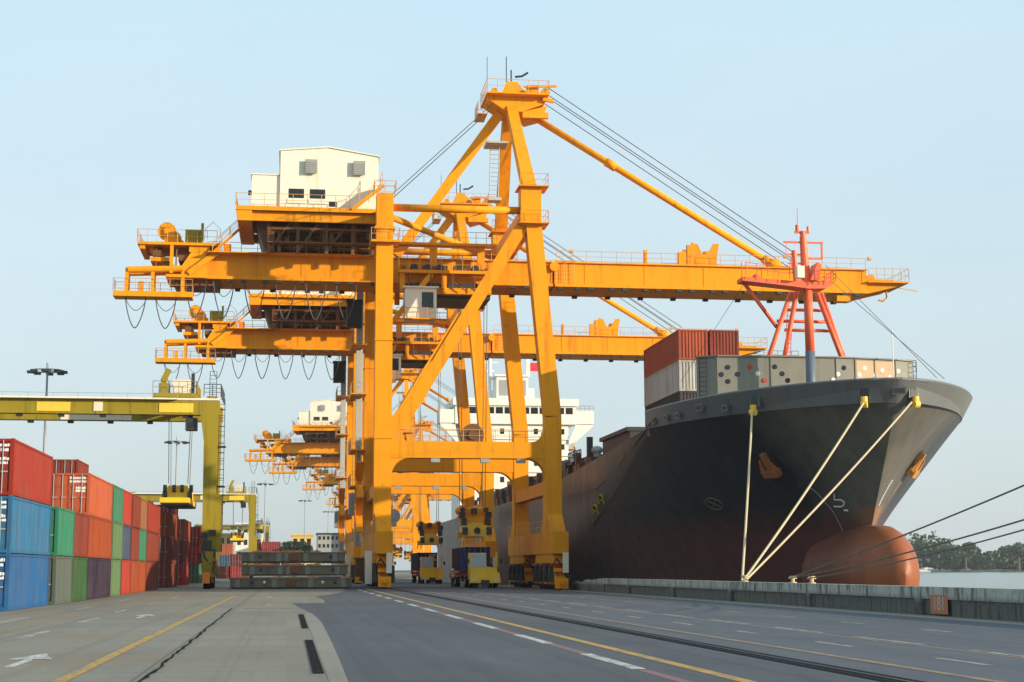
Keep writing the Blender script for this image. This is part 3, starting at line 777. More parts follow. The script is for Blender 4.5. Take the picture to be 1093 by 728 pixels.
    m = MB(); m.rail([(58.4,151.2,30.75),(62.6,151.2,30.75),(62.6,156.8,30.75),(58.4,156.8,30.75)], 1.3, 0.9); m.tube((62.6,154,30.6),(64.6,154,30.3),0.05,5); B(m, 'railing', RL, tp)
    # apex
    m = MB(); m.prism([(18.9, 48.3), (18.9, 48.0), (20.7, 46.8), (22.4, 46.8), (24.4, 47.6), (24.6, 48.3)], 152.2, 155.8)
    m.box(18.7, 24.9, 151.2, 156.8, 48.303, 48.45); m.prism([(20.2, 48.45), (21.0, 50.3), (22.0, 50.3), (23.2, 48.9), (23.2, 48.45)], 153.6, 154.4)
    m.box(22.4, 25.0, 152.2, 152.6, 46.2, 46.8); m.prism([(22.4,46.8),(24.9,47.5),(24.6,46.7),(23.0,46.2)], 152.3, 155.7); ap = B(m, 'apex_head')
    for y in (152.4, 153.3, 154.7, 155.6):
        m = MB(); m.tube((23.4, y-0.12, 49.0), (23.4, y+0.12, 49.0), 0.65, 16); B(m, 'sheave', A, ap)
        m = MB(); m.tube((24.7, y-0.12, 48.8), (24.7, y+0.12, 48.8), 0.5, 16); B(m, 'sheave', A, ap)
    m = MB(); m.tube((19.6,152.5,48.9),(19.6,155.5,48.9),0.35,10); B(m, 'roller', A, ap)
    m = MB(); m.beam((22.5,152,49.3),(25.8,152,49.5),0.25,0.2); B(m, 'davit', A, ap)
    m = MB(); m.beam((24.4,152,48.1),(25.5,152,47.9),0.3,0.35); B(m, 'bracket', A, ap)
    m = MB(); m.rail([(18.7,151.2,48.45),(24.9,151.2,48.45),(24.9,156.8,48.45),(18.7,156.8,48.45),(18.7,151.2,48.45)], 1.3, 1.0); m.rail([(18.0,152.5,46.6),(18.0,155.5,46.6),(18.8,155.5,46.6)],1.2,0.8)
    m.box(17.9, 18.9, 152.4, 155.6, 46.5, 46.6); B(m, 'railing', RL, ap)
    m = MB(); m.tube((21.0,154,50.3),(21.0,154,53.0),0.05,5); m.tube((21.5,154,50.3),(21.5,154,51.6),0.09,6); m.tube((18.8,152,48.4),(18.8,152,52.2),0.03,4); m.path([(21.9,154,50.9),(22.6,154,51.0),(23.2,154,51.4)],0.12,5); B(m, 'beacon', M['dark'], ap)
    m = MB(); m.beam((20.3, 154, 47.0), (10.0, 154, 32.2), 0.95, 0.9, up=(0,1,0)); B(m, 'back_stay')
    y = 153.6
    m = MB(); m.tube((23.0, y, 47.1), (48.2, y, 32.2), 0.34, 12); m.prism([(47.5,31.5),(49.4,31.5),(48.7,32.7),(47.7,32.7)], y-0.45, y+0.45)
    p = Vector((23.0,y,47.1)); q = Vector((48.2,y,32.2)); m.tube(p.lerp(q, .32), p.lerp(q, .36), 0.46, 12); m.tube(p.lerp(q, .96), q, 0.46, 12)
    B(m, 'fore_stay', A, smooth=True)
    for k, (y, dz) in enumerate(((152.3, 0.3), (153.4, 0.0), (154.6, 0.2), (155.7, -0.2))):
        m = MB(); m.tube((24.8, y, 49.2+dz), (50.5, y, 32.6+dz), 0.045, 4); B(m, 'boom_hoist_rope', M['wire'])
    for y in (152.8, 155.2):
        m = MB(); m.tube((19.4, y, 47.6), (8.6, y, 37.2), 0.04, 4); B(m, 'boom_hoist_rope', M['wire'])
    m = MB(); m.ladder((19.9, 155.5, 38.6), (20.0, 155.2, 44.0), 0.9, (1,0,0), 0.45, 0.05); m.box(19.3,20.6,154.8,156.2,38.3,38.6); m.box(19.0,21.2,154,156.6,44.0,44.2); m.rail([(19.0,154,44.2),(19.0,156.6,44.2)],1.2,0.9); B(m, 'ladder', M['pale_grey'])
    # machinery house
    HY0, HY1 = 149.2, 159.5
    m = MB(); m.prism([(-1.35, 36.75), (7.95, 36.75), (7.95, 42.0), (3.2, 42.75), (-1.35, 42.3)], HY0, HY1); m.box(-4.0, -1.353, HY0+0.2, HY1, 36.75, 39.95)
    h = B(m, 'machinery_house', M['cream'])
    m = MB(); m.prism([(-1.5, 42.303), (3.2, 42.76), (8.1, 42.0), (8.1, 42.1), (3.2, 42.88), (-1.5, 42.42)], HY0-0.12, HY1+0.1); m.box(-4.1, -1.36, HY0+0.1, HY1+0.1, 39.953, 40.06); m.tube((2.9, 153, 42.8), (2.9, 153, 43.3), 0.5, 10); B(m, 'roof', M['cream'], h)
    for x in (1.55, 6.1):
        m = MB(); m.box(x-0.52, x+0.52, HY0-0.28, HY0-0.003, 40.2, 41.4); m.box(x-0.57, x+0.57, HY0-0.36, HY0-0.283, 40.12, 41.48)
        for k in range(6): m.box(x-0.5, x+0.5, HY0-0.40, HY0-0.363, 40.25+k*0.18, 40.33+k*0.18)
        B(m, 'air_conditioner', M['grey_box'], h)
    for x in (0.2, 2.2):
        m = MB(); m.box(x-0.72, x+0.72, HY0-0.03, HY0-0.002, 37.75, 38.65); w_ = B(m, 'window', M['glass'], h)
    for x in (0.2, 2.2):
        m = MB(); m.box(x-0.85, x+0.85, HY0-0.06, HY0-0.031, 37.2, 37.7); B(m, 'sill_panel', M['cream'], h)
    m = MB(); m.box(-4.35, -4.003, HY0+1, HY0+1.4, 38.2, 38.6); B(m, 'wall_lamp', M['dark'], h)
    m = MB(); m.box(3.3, 4.0, HY0-0.03, HY0-0.002, 37.0, 37.5); B(m, 'vent', M['glass'], h)
    m = MB(); m.box(-5.4, 8.1, HY0-1.3, HY1+0.4, 36.45, 36.6); m.box(-5.4, 8.1, HY0-1.3, HY0-1.1, 36.2, 36.45); m.prism([(-5.4, 36.2), (-5.2, 35.2), (-3.9, 35.2), (-3.9, 36.2)], HY0-1.2, HY1)
    m.box(-4.0, 7.8, HY0-0.8, HY0-0.4, 35.3, 36.2); m.box(-4.0, 7.8, HY1-0.5, HY1-0.1, 35.3, 36.2)
    pf = B(m, 'house_platform')
    m = MB(); m.rail([(-5.4,HY1,36.6),(-5.4,HY0-1.3,36.6),(5.2,HY0-1.3,36.6),(7.0,HY0-1.3,37.2),(8.1,HY0-1.3,38.4),(8.3,HY0-1.3,39.0)], 1.2, 1.25); B(m, 'railing', RL, pf)
    m = MB(); m.beam((5.4, HY0-1.0, 36.5), (8.4, HY0-1.0, 39.0), 0.9, 0.2, up=(0,0,1)); B(m, 'stair', A, pf)
    # structure under the house
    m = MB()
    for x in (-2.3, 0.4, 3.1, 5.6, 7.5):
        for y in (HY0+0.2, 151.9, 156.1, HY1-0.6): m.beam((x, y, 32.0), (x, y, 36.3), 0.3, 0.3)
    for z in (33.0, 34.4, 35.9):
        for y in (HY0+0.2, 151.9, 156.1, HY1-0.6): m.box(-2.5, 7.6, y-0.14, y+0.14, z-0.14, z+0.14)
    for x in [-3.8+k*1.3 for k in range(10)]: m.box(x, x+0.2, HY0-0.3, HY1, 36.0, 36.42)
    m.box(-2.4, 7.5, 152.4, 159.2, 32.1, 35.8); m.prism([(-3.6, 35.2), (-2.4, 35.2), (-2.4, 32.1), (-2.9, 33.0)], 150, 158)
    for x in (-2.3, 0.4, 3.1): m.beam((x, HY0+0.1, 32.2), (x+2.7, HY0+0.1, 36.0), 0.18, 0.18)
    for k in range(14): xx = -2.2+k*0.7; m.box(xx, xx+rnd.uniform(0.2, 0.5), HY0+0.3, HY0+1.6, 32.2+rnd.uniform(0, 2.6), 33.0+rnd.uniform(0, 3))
    B(m, 'house_frame', D)  # dark brown colour holds the shade under the house
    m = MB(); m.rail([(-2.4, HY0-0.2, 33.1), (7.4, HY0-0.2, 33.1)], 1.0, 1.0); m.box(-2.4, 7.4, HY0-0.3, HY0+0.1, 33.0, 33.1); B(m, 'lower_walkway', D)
    m = MB(); m.rail([(-2.4, 150.4, 31.98), (7.2, 150.4, 31.98)], 1.1, 1.2); m.box(-8, 7.4, 150.3, 151.34, 31.86, 31.95)
    m.box(-6.6,-5.9,151.5,152.2,31.98,32.9); B(m, 'girder_walkway', A)
    m = MB(); m.beam((-7.6, 150.9, 32.0), (-3.6, 150.9, 35.9), 0.8, 0.12, up=(0,0,1)); st = B(m, 'stair')
    m = MB(); m.rail([(-7.6,150.5,32.0),(-3.6,150.5,35.9)],1.0,1.1); m.rail([(-7.6,151.3,32.0),(-3.6,151.3,35.9)],1.0,1.1); B(m, 'railing', RL, st)
    # back end platforms
    m = MB(); m.box(-14.6, -7.0, 151.0, 157.0, 32.6, 32.85); m.box(-14.4, -13.9, 151.2, 156.8, 32.2, 32.6)
    m.beam((-11.4, 151.2, 32.6), (-11.4, 151.2, 29.9), 0.3); m.beam((-13.5, 153, 32.5), (-12.0, 153, 30.9), 1.2, 0.4); m.box(-13.4, -11.5, 151.6, 156.4, 31.1, 31.5); m.box(-11.9, -8, 151.1, 156.8, 29.5, 29.8)
    m.beam((-9.8, 151.2, 29.9), (-6.9, 151.2, 32.2), 0.5, 0.45, up=(0,1,0)); m.beam((-9.8, 156.8, 29.9), (-6.9, 156.8, 32.2), 0.5, 0.45, up=(0,1,0))
    m.box(-9.8, -7.9, 151.3, 156.7, 32.0, 32.6); ep = B(m, 'end_platform')
    m = MB(); m.rail([(-7.2,151,32.85),(-14.6,151,32.85),(-14.6,157,32.85),(-7.0,157,32.85)], 1.2, 0.95); m.path([(-7.0,151,32.0),(-6.9,151,34.2),(-7.6,151,34.9),(-8.3,151,34.2),(-8.4,151,33)],0.03,4); B(m, 'railing', RL, ep)
    m = MB(); m.tube((-12.0, 152.4, 34.2), (-12.0, 153.0, 34.2), 0.85, 18); m.prism([(-12.2, 32.85), (-10.6, 32.85), (-11.2, 33.6), (-11.6, 34.6), (-12.3, 34.6)], 152.2, 153.2); B(m, 'rope_sheave', A, ep)
    m = MB(); m.tube((-11.6, 155, 34.0), (-11.6, 155.6, 34.0), 0.8, 18); m.box(-12.0,-10.6,154.8,155.8,32.85,33.8); B(m, 'rope_sheave', A, ep)
    m = MB(); m.box(-10.2, -8.7, 151.4, 153.2, 32.95, 34.2); m.beam((-8.6, 151.3, 32.85), (-8.6, 151.3, 34.8), 0.25); B(m, 'winch_housing', M['rtg'], ep)
    m = MB()
    for x, z in ((-13.2, 31.6), (-10.8, 31.2), (-9.8, 32.1), (-12.3, 30.4), (-9.2, 30.4)): m.box(x, x+0.9, 151.6, 155.5, z, z+0.55)
    for x in (-12.9, -11.0, -9.4): m.tube((x, 151.7, 30.6), (x, 151.7, 32.4), 0.08, 6)
    m.box(-11.2, -7.0, 152, 156, 28.9, 29.5); B(m, 'machinery', D, ep)
    m = MB(); m.box(-16.7, -9.4, 151.0, 153.2, 27.45, 27.95); m.tube((-15.4, 151.3, 30.0), (-10.3, 151.3, 30.2), 0.32, 10); m.tube((-15.4, 152.9, 30.0), (-10.3, 152.9, 30.2), 0.32, 10)
    for x in (-15.5, -13.1, -10.3): m.beam((x, 151.3, 27.9), (x, 151.3, 30.2), 0.3); m.beam((x, 152.9, 27.9), (x, 152.9, 30.2), 0.3)
    m.box(-14.4,-14.0,151.6,152,27.95,29.0); cw = B(m, 'festoon_catwalk')
    m = MB(); m.rail([(-16.7,151,27.95),(-9.4,151,27.95),(-9.4,153.2,27.95),(-16.7,153.2,27.95),(-16.7,151,27.95)], 1.2, 1.0); B(m, 'railing', RL, cw)
    # festoon loops
    def loop(x0, x1, z, drop, y, r=0.055, sag2=0.4):
        pts = []
        for i in range(17):
            a = i/16; q = 1-(2*a-1)**2
            pts.append((x0+(x1-x0)*(a+0.04*math.sin(2*math.pi*a)), y, z-drop*q**0.75))
        m = MB(); m.path(pts, r, 5); 
        m.path([(p[0], y+0.5, z-(z-p[2])*sag2) for p in pts], r*0.55, 4)
        return B(m, 'festoon_cable', M['cable'])
    for x in (-15.6, -12.8): loop(x, x+1.9, 27.5, 2.9, 151.6)
    for x in (-10.1, -7.5, -4.6, -1.7, 1.2, 4.1): loop(x, x+2.0, 29.3, 3.6, 151.6)
    # trolley, cab, ropes, headblock, spreader
    m = MB(); m.box(10.0, 19.2, 149.6, 151.1, 30.2, 30.5); m.box(10.0, 19.2, 156.9, 158.4, 30.2, 30.5); m.box(11, 19, 150.2, 157.8, 28.3, 28.9)
    for x in (10.4, 14.4, 18.6):
        m.beam((x, 150.2, 30.2), (x, 150.2, 28.4), 0.5, 0.4); m.beam((x, 157.8, 30.2), (x, 157.8, 28.4), 0.5, 0.4)
    m.beam((13.2,150,30.2),(9.6,150,25.6),0.5,0.4,up=(0,1,0)); m.box(9.4, 19.5, 150.0, 151.0, 33.0, 33.25); m.beam((13.4,150.6,30.5),(13.4,150.6,33),0.7,0.5); m.beam((18.0,150.6,30.5),(18.0,150.6,33),0.7,0.5)
    tr = B(m, 'trolley')
    m = MB(); m.box(11.4, 14.0, 150.6, 157.4, 28.9, 29.4); m.box(14.8, 18.2, 150.6, 157.4, 28.9, 29.4); m.box(11, 19, 151.2, 157.0, 28.0, 28.3)
    for x in (11.5, 12.8, 14.0, 16.0, 17.4): m.tube((x, 149.9, 30.8), (x, 150.9, 30.8), 0.35, 10)
    B(m, 'trolley_machinery', M['dark'], tr)
    for k in range(9):
        m = MB(); xx = 10.3+k*1.0; m.box(xx, xx+rnd.uniform(.3,.7), 149.9, 150.6, 30.52, 30.52+rnd.uniform(.3,.9)); B(m, 'junction_box', D, tr)
    for xx in (11.0, 13.1, 15.2, 17.3): m = MB(); m.tube((xx, 149.75, 28.6), (xx, 149.75, 30.2), 0.07, 5); m.tube((xx, 149.75, 29.4), (xx+1.2, 149.75, 28.6), 0.06, 5); B(m, 'pipe', D, tr)
    m = MB(); m.rail([(10,149.6,30.5),(19.2,149.6,30.5)],1.1,1.0); m.rail([(9.4,150,33.25),(19.5,150,33.25)],1.1,1.0); B(m, 'railing', RL, tr)
    m = MB(); m.box(10.6, 13.6, 149.2, 151.8, 25.3, 28.2); m.box(10.4,13.8,149.0,152,28.203,28.35); cb = B(m, 'operator_cab', M['cream'])
    m = MB()
    for x in (12.2,): m.box(x, x+1.1, 149.16, 149.198, 26.3, 27.8)
    m.box(13.602, 13.64, 149.5, 151.5, 25.8, 27.6); B(m, 'window', M['glass'], cb)
    m = MB(); m.rail([(9.8,148.6,25.2),(14.6,148.6,25.2)],1.0,0.9); m.box(9.8,14.6,148.6,149.2,25.1,25.2); B(m,'cab_walkway',A,cb)
    for x in (16.3, 18.9):
        for y in (152.8, 155.2):
            m = MB(); m.tube((x, y, 28.3), (x+ (0.2 if x < 17 else -0.2), y, 7.6), 0.035, 4); B(m, 'hoist_rope', M['wire'])
    m = MB(); m.box(16.4, 18.9, 152.4, 155.6, 6.2, 6.6); m.prism([(16.2, 6.6), (19.0, 6.6), (18.6, 7.4), (16.6, 7.4)], 152.6, 155.4); 
    hb_ = B(m, 'headblock')
    for x in (16.5, 18.7):
        m = MB(); m.tube((x, 152.3, 7.3), (x, 155.7, 7.3), 0.40, 14); B(m, 'rope_sheave', A, hb_)
        m = MB(); m.tube((x, 152.22, 7.3), (x, 152.29, 7.3), 0.24, 12); B(m, 'sheave_hub', M['dark'], hb_)
    for x in (16.15, 17.3, 18.7):
        m = MB(); m.box(x, x+0.55, 152.1, 152.59, 6.55+(0.35 if x == 17.3 else 0), 7.1+(0.35 if x == 17.3 else 0)); B(m, 'junction_box', M['dark'], hb_)
    m = MB(); m.box(16.7, 18.7, 151.0, 157.0, 5.2, 5.8); m.box(16.4, 19.0, 150.9, 151.4, 4.75, 5.3); m.box(16.4, 19.0, 156.6, 157.1, 4.75, 5.3); m.box(16.9,18.5,152.5,155.5,5.8,6.2)
    for x in (16.5, 18.9):
        for y in (151.1, 156.8): m.beam((x, y, 4.8), (x+(0.15 if x>17 else -0.15), y, 4.25), 0.2, 0.1)
    sp = B(m, 'spreader', M['rtg_new'])
    for x in (16.3, 18.6):
        m = MB(); m.box(x, x+0.5, 150.7, 150.9, 4.9, 5.6); B(m, 'end_plate', M['dark'], sp)
        m = MB(); m.box(x, x+0.5, 151.5, 152.2, 5.8, 6.5); B(m, 'motor', M['dark'], sp)
    m = MB(); m.tube((17.7, 150.85, 5.3), (17.7, 150.6, 5.3), 0.3, 10); B(m, 'round_cover', M['dark'], sp)
    # cable reel on the portal beam, lift, equipment
    m = MB(); m.tube((16.4, 143.4, 13.7), (16.4, 144.2, 13.7), 1.05, 22); m.tube((16.4, 143.2, 13.7), (16.4, 144.4, 13.7), 0.4, 12); B(m, 'cable_reel', M['crane_dark'])
    m = MB(); m.tube((10.3, 159.2, 6.9), (10.3, 159.6, 6.9), 0.72, 22); m.tube((10.3, 159.0, 6.9), (10.3, 159.8, 6.9), 0.35, 12); m.box(9.1, 10.6, 158.5, 160.3, 5.9, 6.2); B(m, 'cable_reel', M['pale_grey'])
    m = MB(); m.box(6.55, 6.75, 161.4, 161.6, 4.0, 36); m.box(7.0, 7.2, 161.4, 161.6, 4.0, 36); m.box(6.55, 7.2, 161.9, 162.05, 4.0, 36)
    z = 4.2
    while z < 36: m.box(6.5, 7.25, 161.38, 161.42, z, z+0.12); z += 0.9
    B(m, 'lift_mast', M['pale_grey'])
    m = MB(); m.box(5.5, 7.0, 159.9, 161.3, 26.0, 28.6); m.box(5.4, 7.1, 159.8, 161.4, 28.6, 28.75); m.box(5.6,6.9,159.86,159.9,26.6,28.0); B(m, 'lift_car', M['dark'])
    m = MB(); m.box(5.9, 7.3, 159.2, 161.0, 7.0, 9.2)
    for k in range(9): m.box(5.95, 7.25, 159.15, 159.2, 7.1+k*0.23, 7.2+k*0.23)
    B(m, 'transformer_box', M['grey_box'])
    for z in (9.8, 13.4, 19.0, 24.0):
        m = MB(); m.box(6.0, 7.5, 158.8, 165.5, z, z+0.12); p_ = B(m, 'lift_landing')
        m = MB(); m.rail([(7.5,158.8,z+0.12),(6.0,158.8,z+0.12),(6.0,165.5,z+0.12)],1.1,1.1); B(m, 'railing', RL, p_)
    m = MB()
    for k in range(4):
        z = 5.0+k*1.6; a, b = ((6.4,146,z),(6.4,149,z+1.6)) if k % 2 == 0 else ((6.4,149,z),(6.4,146,z+1.6))
        m.beam(a, b, 0.7, 0.1); m.rail([(6.05,a[1],a[2]),(6.05,b[1],b[2])],1.0,1.0)
    B(m, 'access_stair', A)
    m = MB(); m.box(6.75, 7.35, 141.8, 143.2, 0.4, 3.3); B(m, 'electric_cabinet', M['rtg_white'])
    m = MB(); m.box(6.2, 7.3, 147, 150, 1.0, 2.6); m.box(6.1, 7.4, 146.9, 150.1, 2.603, 2.75); B(m, 'winch_housing', D)
    for x in (13.0, 17.5, 20.8):
        m = MB(); m.box(x-0.4, x+0.4, 142.9, 143.5, 11.2, 11.55); B(m, 'floodlight', M['grey_box'])
    low = {'main_girder': 0.45, 'boom': 0.45, 'boom_tip_platform': 0.45, 'end_platform': 0.45, 'festoon_catwalk': 0.3, 'girder_walkway': 0.45, 'trolley': 0.45, 'machinery_house': 1.15, 'house_platform': 1.15, 'house_frame': 0.75, 'lower_walkway': 0.8, 'stair': 0.6, 'festoon_cable': 0.4}
    for o in t.children:
        k = o.name.split('.')[0]
        if k in low: o.location.z -= low[k]
        if k == 'boom_tip_platform': o.location.x -= 1.0
    return t
crane = make_sts()
lab = ['orange quay crane directly behind the largest one, its boom ending by the ship containers',
       'third orange quay crane along the rails, small, its white machinery house clear against the sky',
       'fourth orange quay crane along the rails, its back end just below the third crane',
       'fifth orange quay crane along the rails, small and far off',
       'farthest orange quay crane, only its back end showing low beside the legs']
for (x, y, a), l in zip(((8.3, 202.5, 0), (14.6, 383, -4), (19.6, 431, -6), (29.4, 520, -7), (39.8, 638, -8)), lab):
    copy_tree(crane, None, (x, y, 0), l).rotation_euler = (0, 0, R(a))

# ------------------------------------------------------------------ yard crane (rubber tyred)
GO = (-7.0, 148.0, 0.0)
def make_rtg():
    t = empty('yard_crane', GO, 'large olive yellow rubber tyred yard crane spanning the near container stacks', 'crane', 'yellow yard cranes over the stacks')
    A = M['rtg']
    def B(mb, name, mat=A, parent=t, smooth=False): return mb.build(name, mat, parent, GO, smooth)
    X0, X1 = -30.6, -7.0
    for k, y in enumerate((145.0, 151.4)):
        m = MB(); m.box(X0-0.9, X1+0.7, y-0.55, y+0.55, 15.95, 17.3)
        for i in range(8): x = X0+1.5+i*3; m.box(x, x+0.12, y-0.58, y-0.55, 15.95, 17.3)
        g = B(m, 'girder')
        m = MB(); m.box(X0-0.9, X1+0.7, y-0.62, y+0.62, 17.303, 17.5); m.box(X0-0.9, X1-3, y-1.1, y-0.63, 17.3, 17.36); B(m, 'walkway', M['rtg_white'], g)
        m = MB(); m.rail([(X0-0.9, y-1.1 if k == 0 else y+1.1, 17.36), (X1-3, y-1.1 if k == 0 else y+1.1, 17.36)], 0.45, 2.2, 0.02, ()); B(m, 'railing', M['steel'], g)
        if k == 0:
            for a, b, mt in ((-22.2, -19.3, 'rtg_new'), (-11.6, -8.6, 'rtg_new')):
                m = MB(); m.box(a, b, y-0.60, y-0.585, 16.15, 17.0); B(m, 'new_panel', M[mt], g)
            m = MB(); m.box(-17.3, -16.5, y-0.61, y-0.585, 16.2, 17.05); B(m, 'white_panel', M['rtg_white'], g)
        else:
            m = MB(); m.box(-21.0, -14.6, y-0.60, y-0.585, 15.97, 16.8); B(m, 'white_panel', M['rtg_white'], g)
        m = MB()
        for i in range(6): m.box(X0+3+i*3.6, X0+3.5+i*3.6, y-0.3, y+0.3, 15.7, 15.95)
        B(m, 'floodlight', M['dark'], g)
        for x, d in ((X1, 1), (X0, -1)):
            m = MB(); m.prism([(x-0.55, 3.4), (x+0.55, 3.4), (x+0.62, 15.95), (x-0.95, 15.95), (x-0.62, 13.5)], y-0.55, y+0.55); lg = B(m, 'leg')
    for x in (X1, X0):
        m = MB(); m.box(x-0.5, x+0.5, 143.6, 152.8, 2.5, 3.4); m.box(x-0.55, x+0.55, 146.4, 150.0, 3.4, 6.0); B(m, 'sill_beam')
        m = MB(); m.box(x-0.45,x+0.45,144.4,151.9,17.503,17.7); B(m, 'top_beam')
        for y in (144.6, 151.8):
            m = MB(); m.prism([(y-1.1, 2.5), (y+1.1, 2.5), (y+0.9, 1.1), (y-0.9, 1.1)], x-0.42, x+0.42, 'x'); m.box(x-0.7, x+0.7, y-1.5, y+1.5, 1.1, 1.3); bg_ = B(m, 'wheel_bogie')
            for dy in (-0.95, 0.95):
                m = MB(); m.tube((x-0.28, y+dy, 0.72), (x+0.28, y+dy, 0.72), 0.72, 18); B(m, 'tyre', M['black'], bg_, True)
            m = MB(); m.box(x-0.35, x+0.3, y-1.9, y-1.62, 0.5, 1.5); B(m, 'guard', M['safety'] if y < 148 else A, bg_)
    for (px, py, pz, w_, h_) in ((X1-0.35,144.0,4.6,.5,.5),(X1+0.35,144.1,4.9,.6,.45),(X1-0.1,143.9,3.5,.8,.9),(X1+0.4,143.9,2.9,.5,.7),(X1-0.5,143.8,2.3,.5,.9),(X1+0.1,143.7,1.6,.9,.5)):
        m = MB(); m.box(px-w_/2, px+w_/2, py, py+0.44, pz, pz+h_); B(m, 'drive_unit', M['dark'])
    m = MB(); m.path([(X1-0.3,143.9,5.0),(X1-0.5,143.6,3.8),(X1-0.2,143.6,2.8),(X1+0.3,143.6,2.2)], 0.09, 5); B(m, 'hose', M['dark'])
    m = MB(); m.box(X1+0.55, X1+1.05, 144.5, 147.0, 3.4, 8.6); B(m, 'power_cabinet')
    m = MB(); m.ladder((X1+0.9, 145.2, 3.4), (X1+0.9, 145.2, 17.5), 0.5, (1,0,0), 0.5)
    z = 4.5
    while z < 17: m.rail([(X1+0.65,144.9,z),(X1+1.2,144.9,z)],0.02,0.6,0.03,()); z += 0.8
    for z in (9.3, 13.0): m.box(X1+0.6, X1+1.3, 144.6, 145.9, z, z+0.1)
    B(m, 'ladder', M['dark'])
    m = MB(); m.rail([(X1-0.7,144.4,17.7),(X1+0.8,144.4,17.7),(X1+0.8,152,17.7)],1.1,0.8,0.035,(0.33,0.66)); m.ladder((X1+0.1,144.4,17.5),(X1+0.1,144.4,20.0),0.6); B(m, 'railing', M['dark'])
    # trolley
    m = MB(); m.box(-12.2, -8.4, 144.4, 152.0, 17.55, 17.95); tr = B(m, 'trolley')
    m = MB(); m.box(-10.5, -8.9, 145.2, 148.0, 18.0, 19.3); m.box(-11.8,-10.9,145.6,147.5,18.0,19.0); B(m, 'winch_housing', M['rtg_white'], tr)
    m = MB(); m.tube((-9.7,148.5,18.6),(-9.7,151,18.6),0.6,14); B(m, 'winch', M['dark'], tr)
    m = MB(); m.box(-11.6,-11.1,145.4,145.8,18.0,19.4); m.beam((-11.4,145.5,19.2),(-10.9,145.5,20.3),0.35,0.5); B(m, 'davit', M['rtg'], tr)
    m = MB(); m.box(-8.9,-8.6,145.2,145.5,18,19.9); B(m, 'post', M['dark'], tr)
    m = MB(); m.rail([(-12.2,144.4,17.95),(-8.4,144.4,17.95),(-8.4,152,17.95)],1.1,0.8); B(m, 'railing', M['rtg'], tr)
    m = MB(); m.box(-9.3, -8.3, 144.9, 146.6, 14.6, 15.7); m.beam((-8.9,145.6,15.6),(-8.9,145.6,17.6),0.4); cb = B(m, 'operator_cab', M['dark'])
    m = MB(); m.box(-9.0,-8.6,144.86,144.898,14.8,15.3); B(m, 'window', M['glass'], cb)
    for x in (-10.9, -8.9):
        for y in (146.6, 149.4):
            m = MB(); m.tube((x, y, 17.6), (x+0.15 if x < -10 else x-0.15, y, 9.7), 0.03, 4); B(m, 'hoist_rope', M['wire'])
    m = MB(); m.prism([(-11.1, 8.2), (-8.7, 8.2), (-8.75, 8.9), (-9.1, 9.5), (-10.7, 9.5), (-11.05, 8.9)], 146.0, 150.0); m.box(-11.15, -8.65, 142.2, 153.8, 7.75, 8.2); sp = B(m, 'spreader', M['yellow'])
    m = MB()
    for x in (-11.0, -10.2, -9.5, -8.7): m.tube((x-0.15, 145.9, 9.2), (x+0.15, 145.9, 9.2), 0.35, 10)
    m.box(-11.1,-8.7,142.3,153.7,7.6,7.75); m.box(-11.2,-10.8,145.6,146,8.2,8.9); m.box(-9.0,-8.6,145.6,146,8.2,8.9); B(m, 'spreader_fittings', M['dark'], sp)
    return t
rtg = make_rtg(); rtg.scale = (1, 1, 0.965)
r2 = copy_tree(rtg, None, (-7.3, 330, 0), 'smaller distant orange yellow yard crane behind the hatch covers')
r3 = copy_tree(rtg, None, (-7.3, 560, 0), 'farthest pale yellow yard crane, just above the red far containers')

# ------------------------------------------------------------------ lamp masts
def lamp_mast():
    t = empty('lamp_mast', (0, 0, 0), 'x', 'lamp mast', 'tall floodlight masts over the yard')
    m = MB(); m.tube((0,0,0), (0,0,27.4), 0.30, 10, 0.13); m.build('pole', M['steel'], t, smooth=True)
    m = MB(); m.tube((0,0,27.2), (0,0,27.5), 0.5, 12)
    pts = [(2.1*math.cos(R(a)), 2.1*math.sin(R(a)), 27.35) for a in range(0, 361, 20)]; m.path(pts, 0.07, 5)
    for a in range(0, 360, 60): m.tube((0,0,27.35), (2.1*math.cos(R(a)), 2.1*math.sin(R(a)), 27.35), 0.05, 5)
    m.tube((0,0,27.5),(0,0,28.4),0.16,6); m.build('head_ring', M['steel'], t)
    for a in range(0, 360, 45):
        m = MB(); x, y = 2.1*math.cos(R(a)), 2.1*math.sin(R(a)); m.box(x-0.42, x+0.42, y-0.42, y+0.42, 27.0, 27.32); m.build('floodlight', M['dark'], t)
    return t
lm = lamp_mast(); lm.location = (-31.4, 212, 0); lm['label'] = 'tallest looking grey lamp mast, rising behind the yellow beam on the far left'
for loc, l in (((-22.6, 328, 0), 'grey lamp mast just left of the near yard crane leg, behind its hanging ropes'), ((-7.1, 487, 0), 'grey lamp mast standing right of the small distant yard crane'),
               ((6.0, 604, 0), 'slim far lamp mast above the dark tree'), ((17.5, 719, 0), 'faintest far lamp mast close beside the crane legs')):
    copy_tree(lm, None, loc, l)
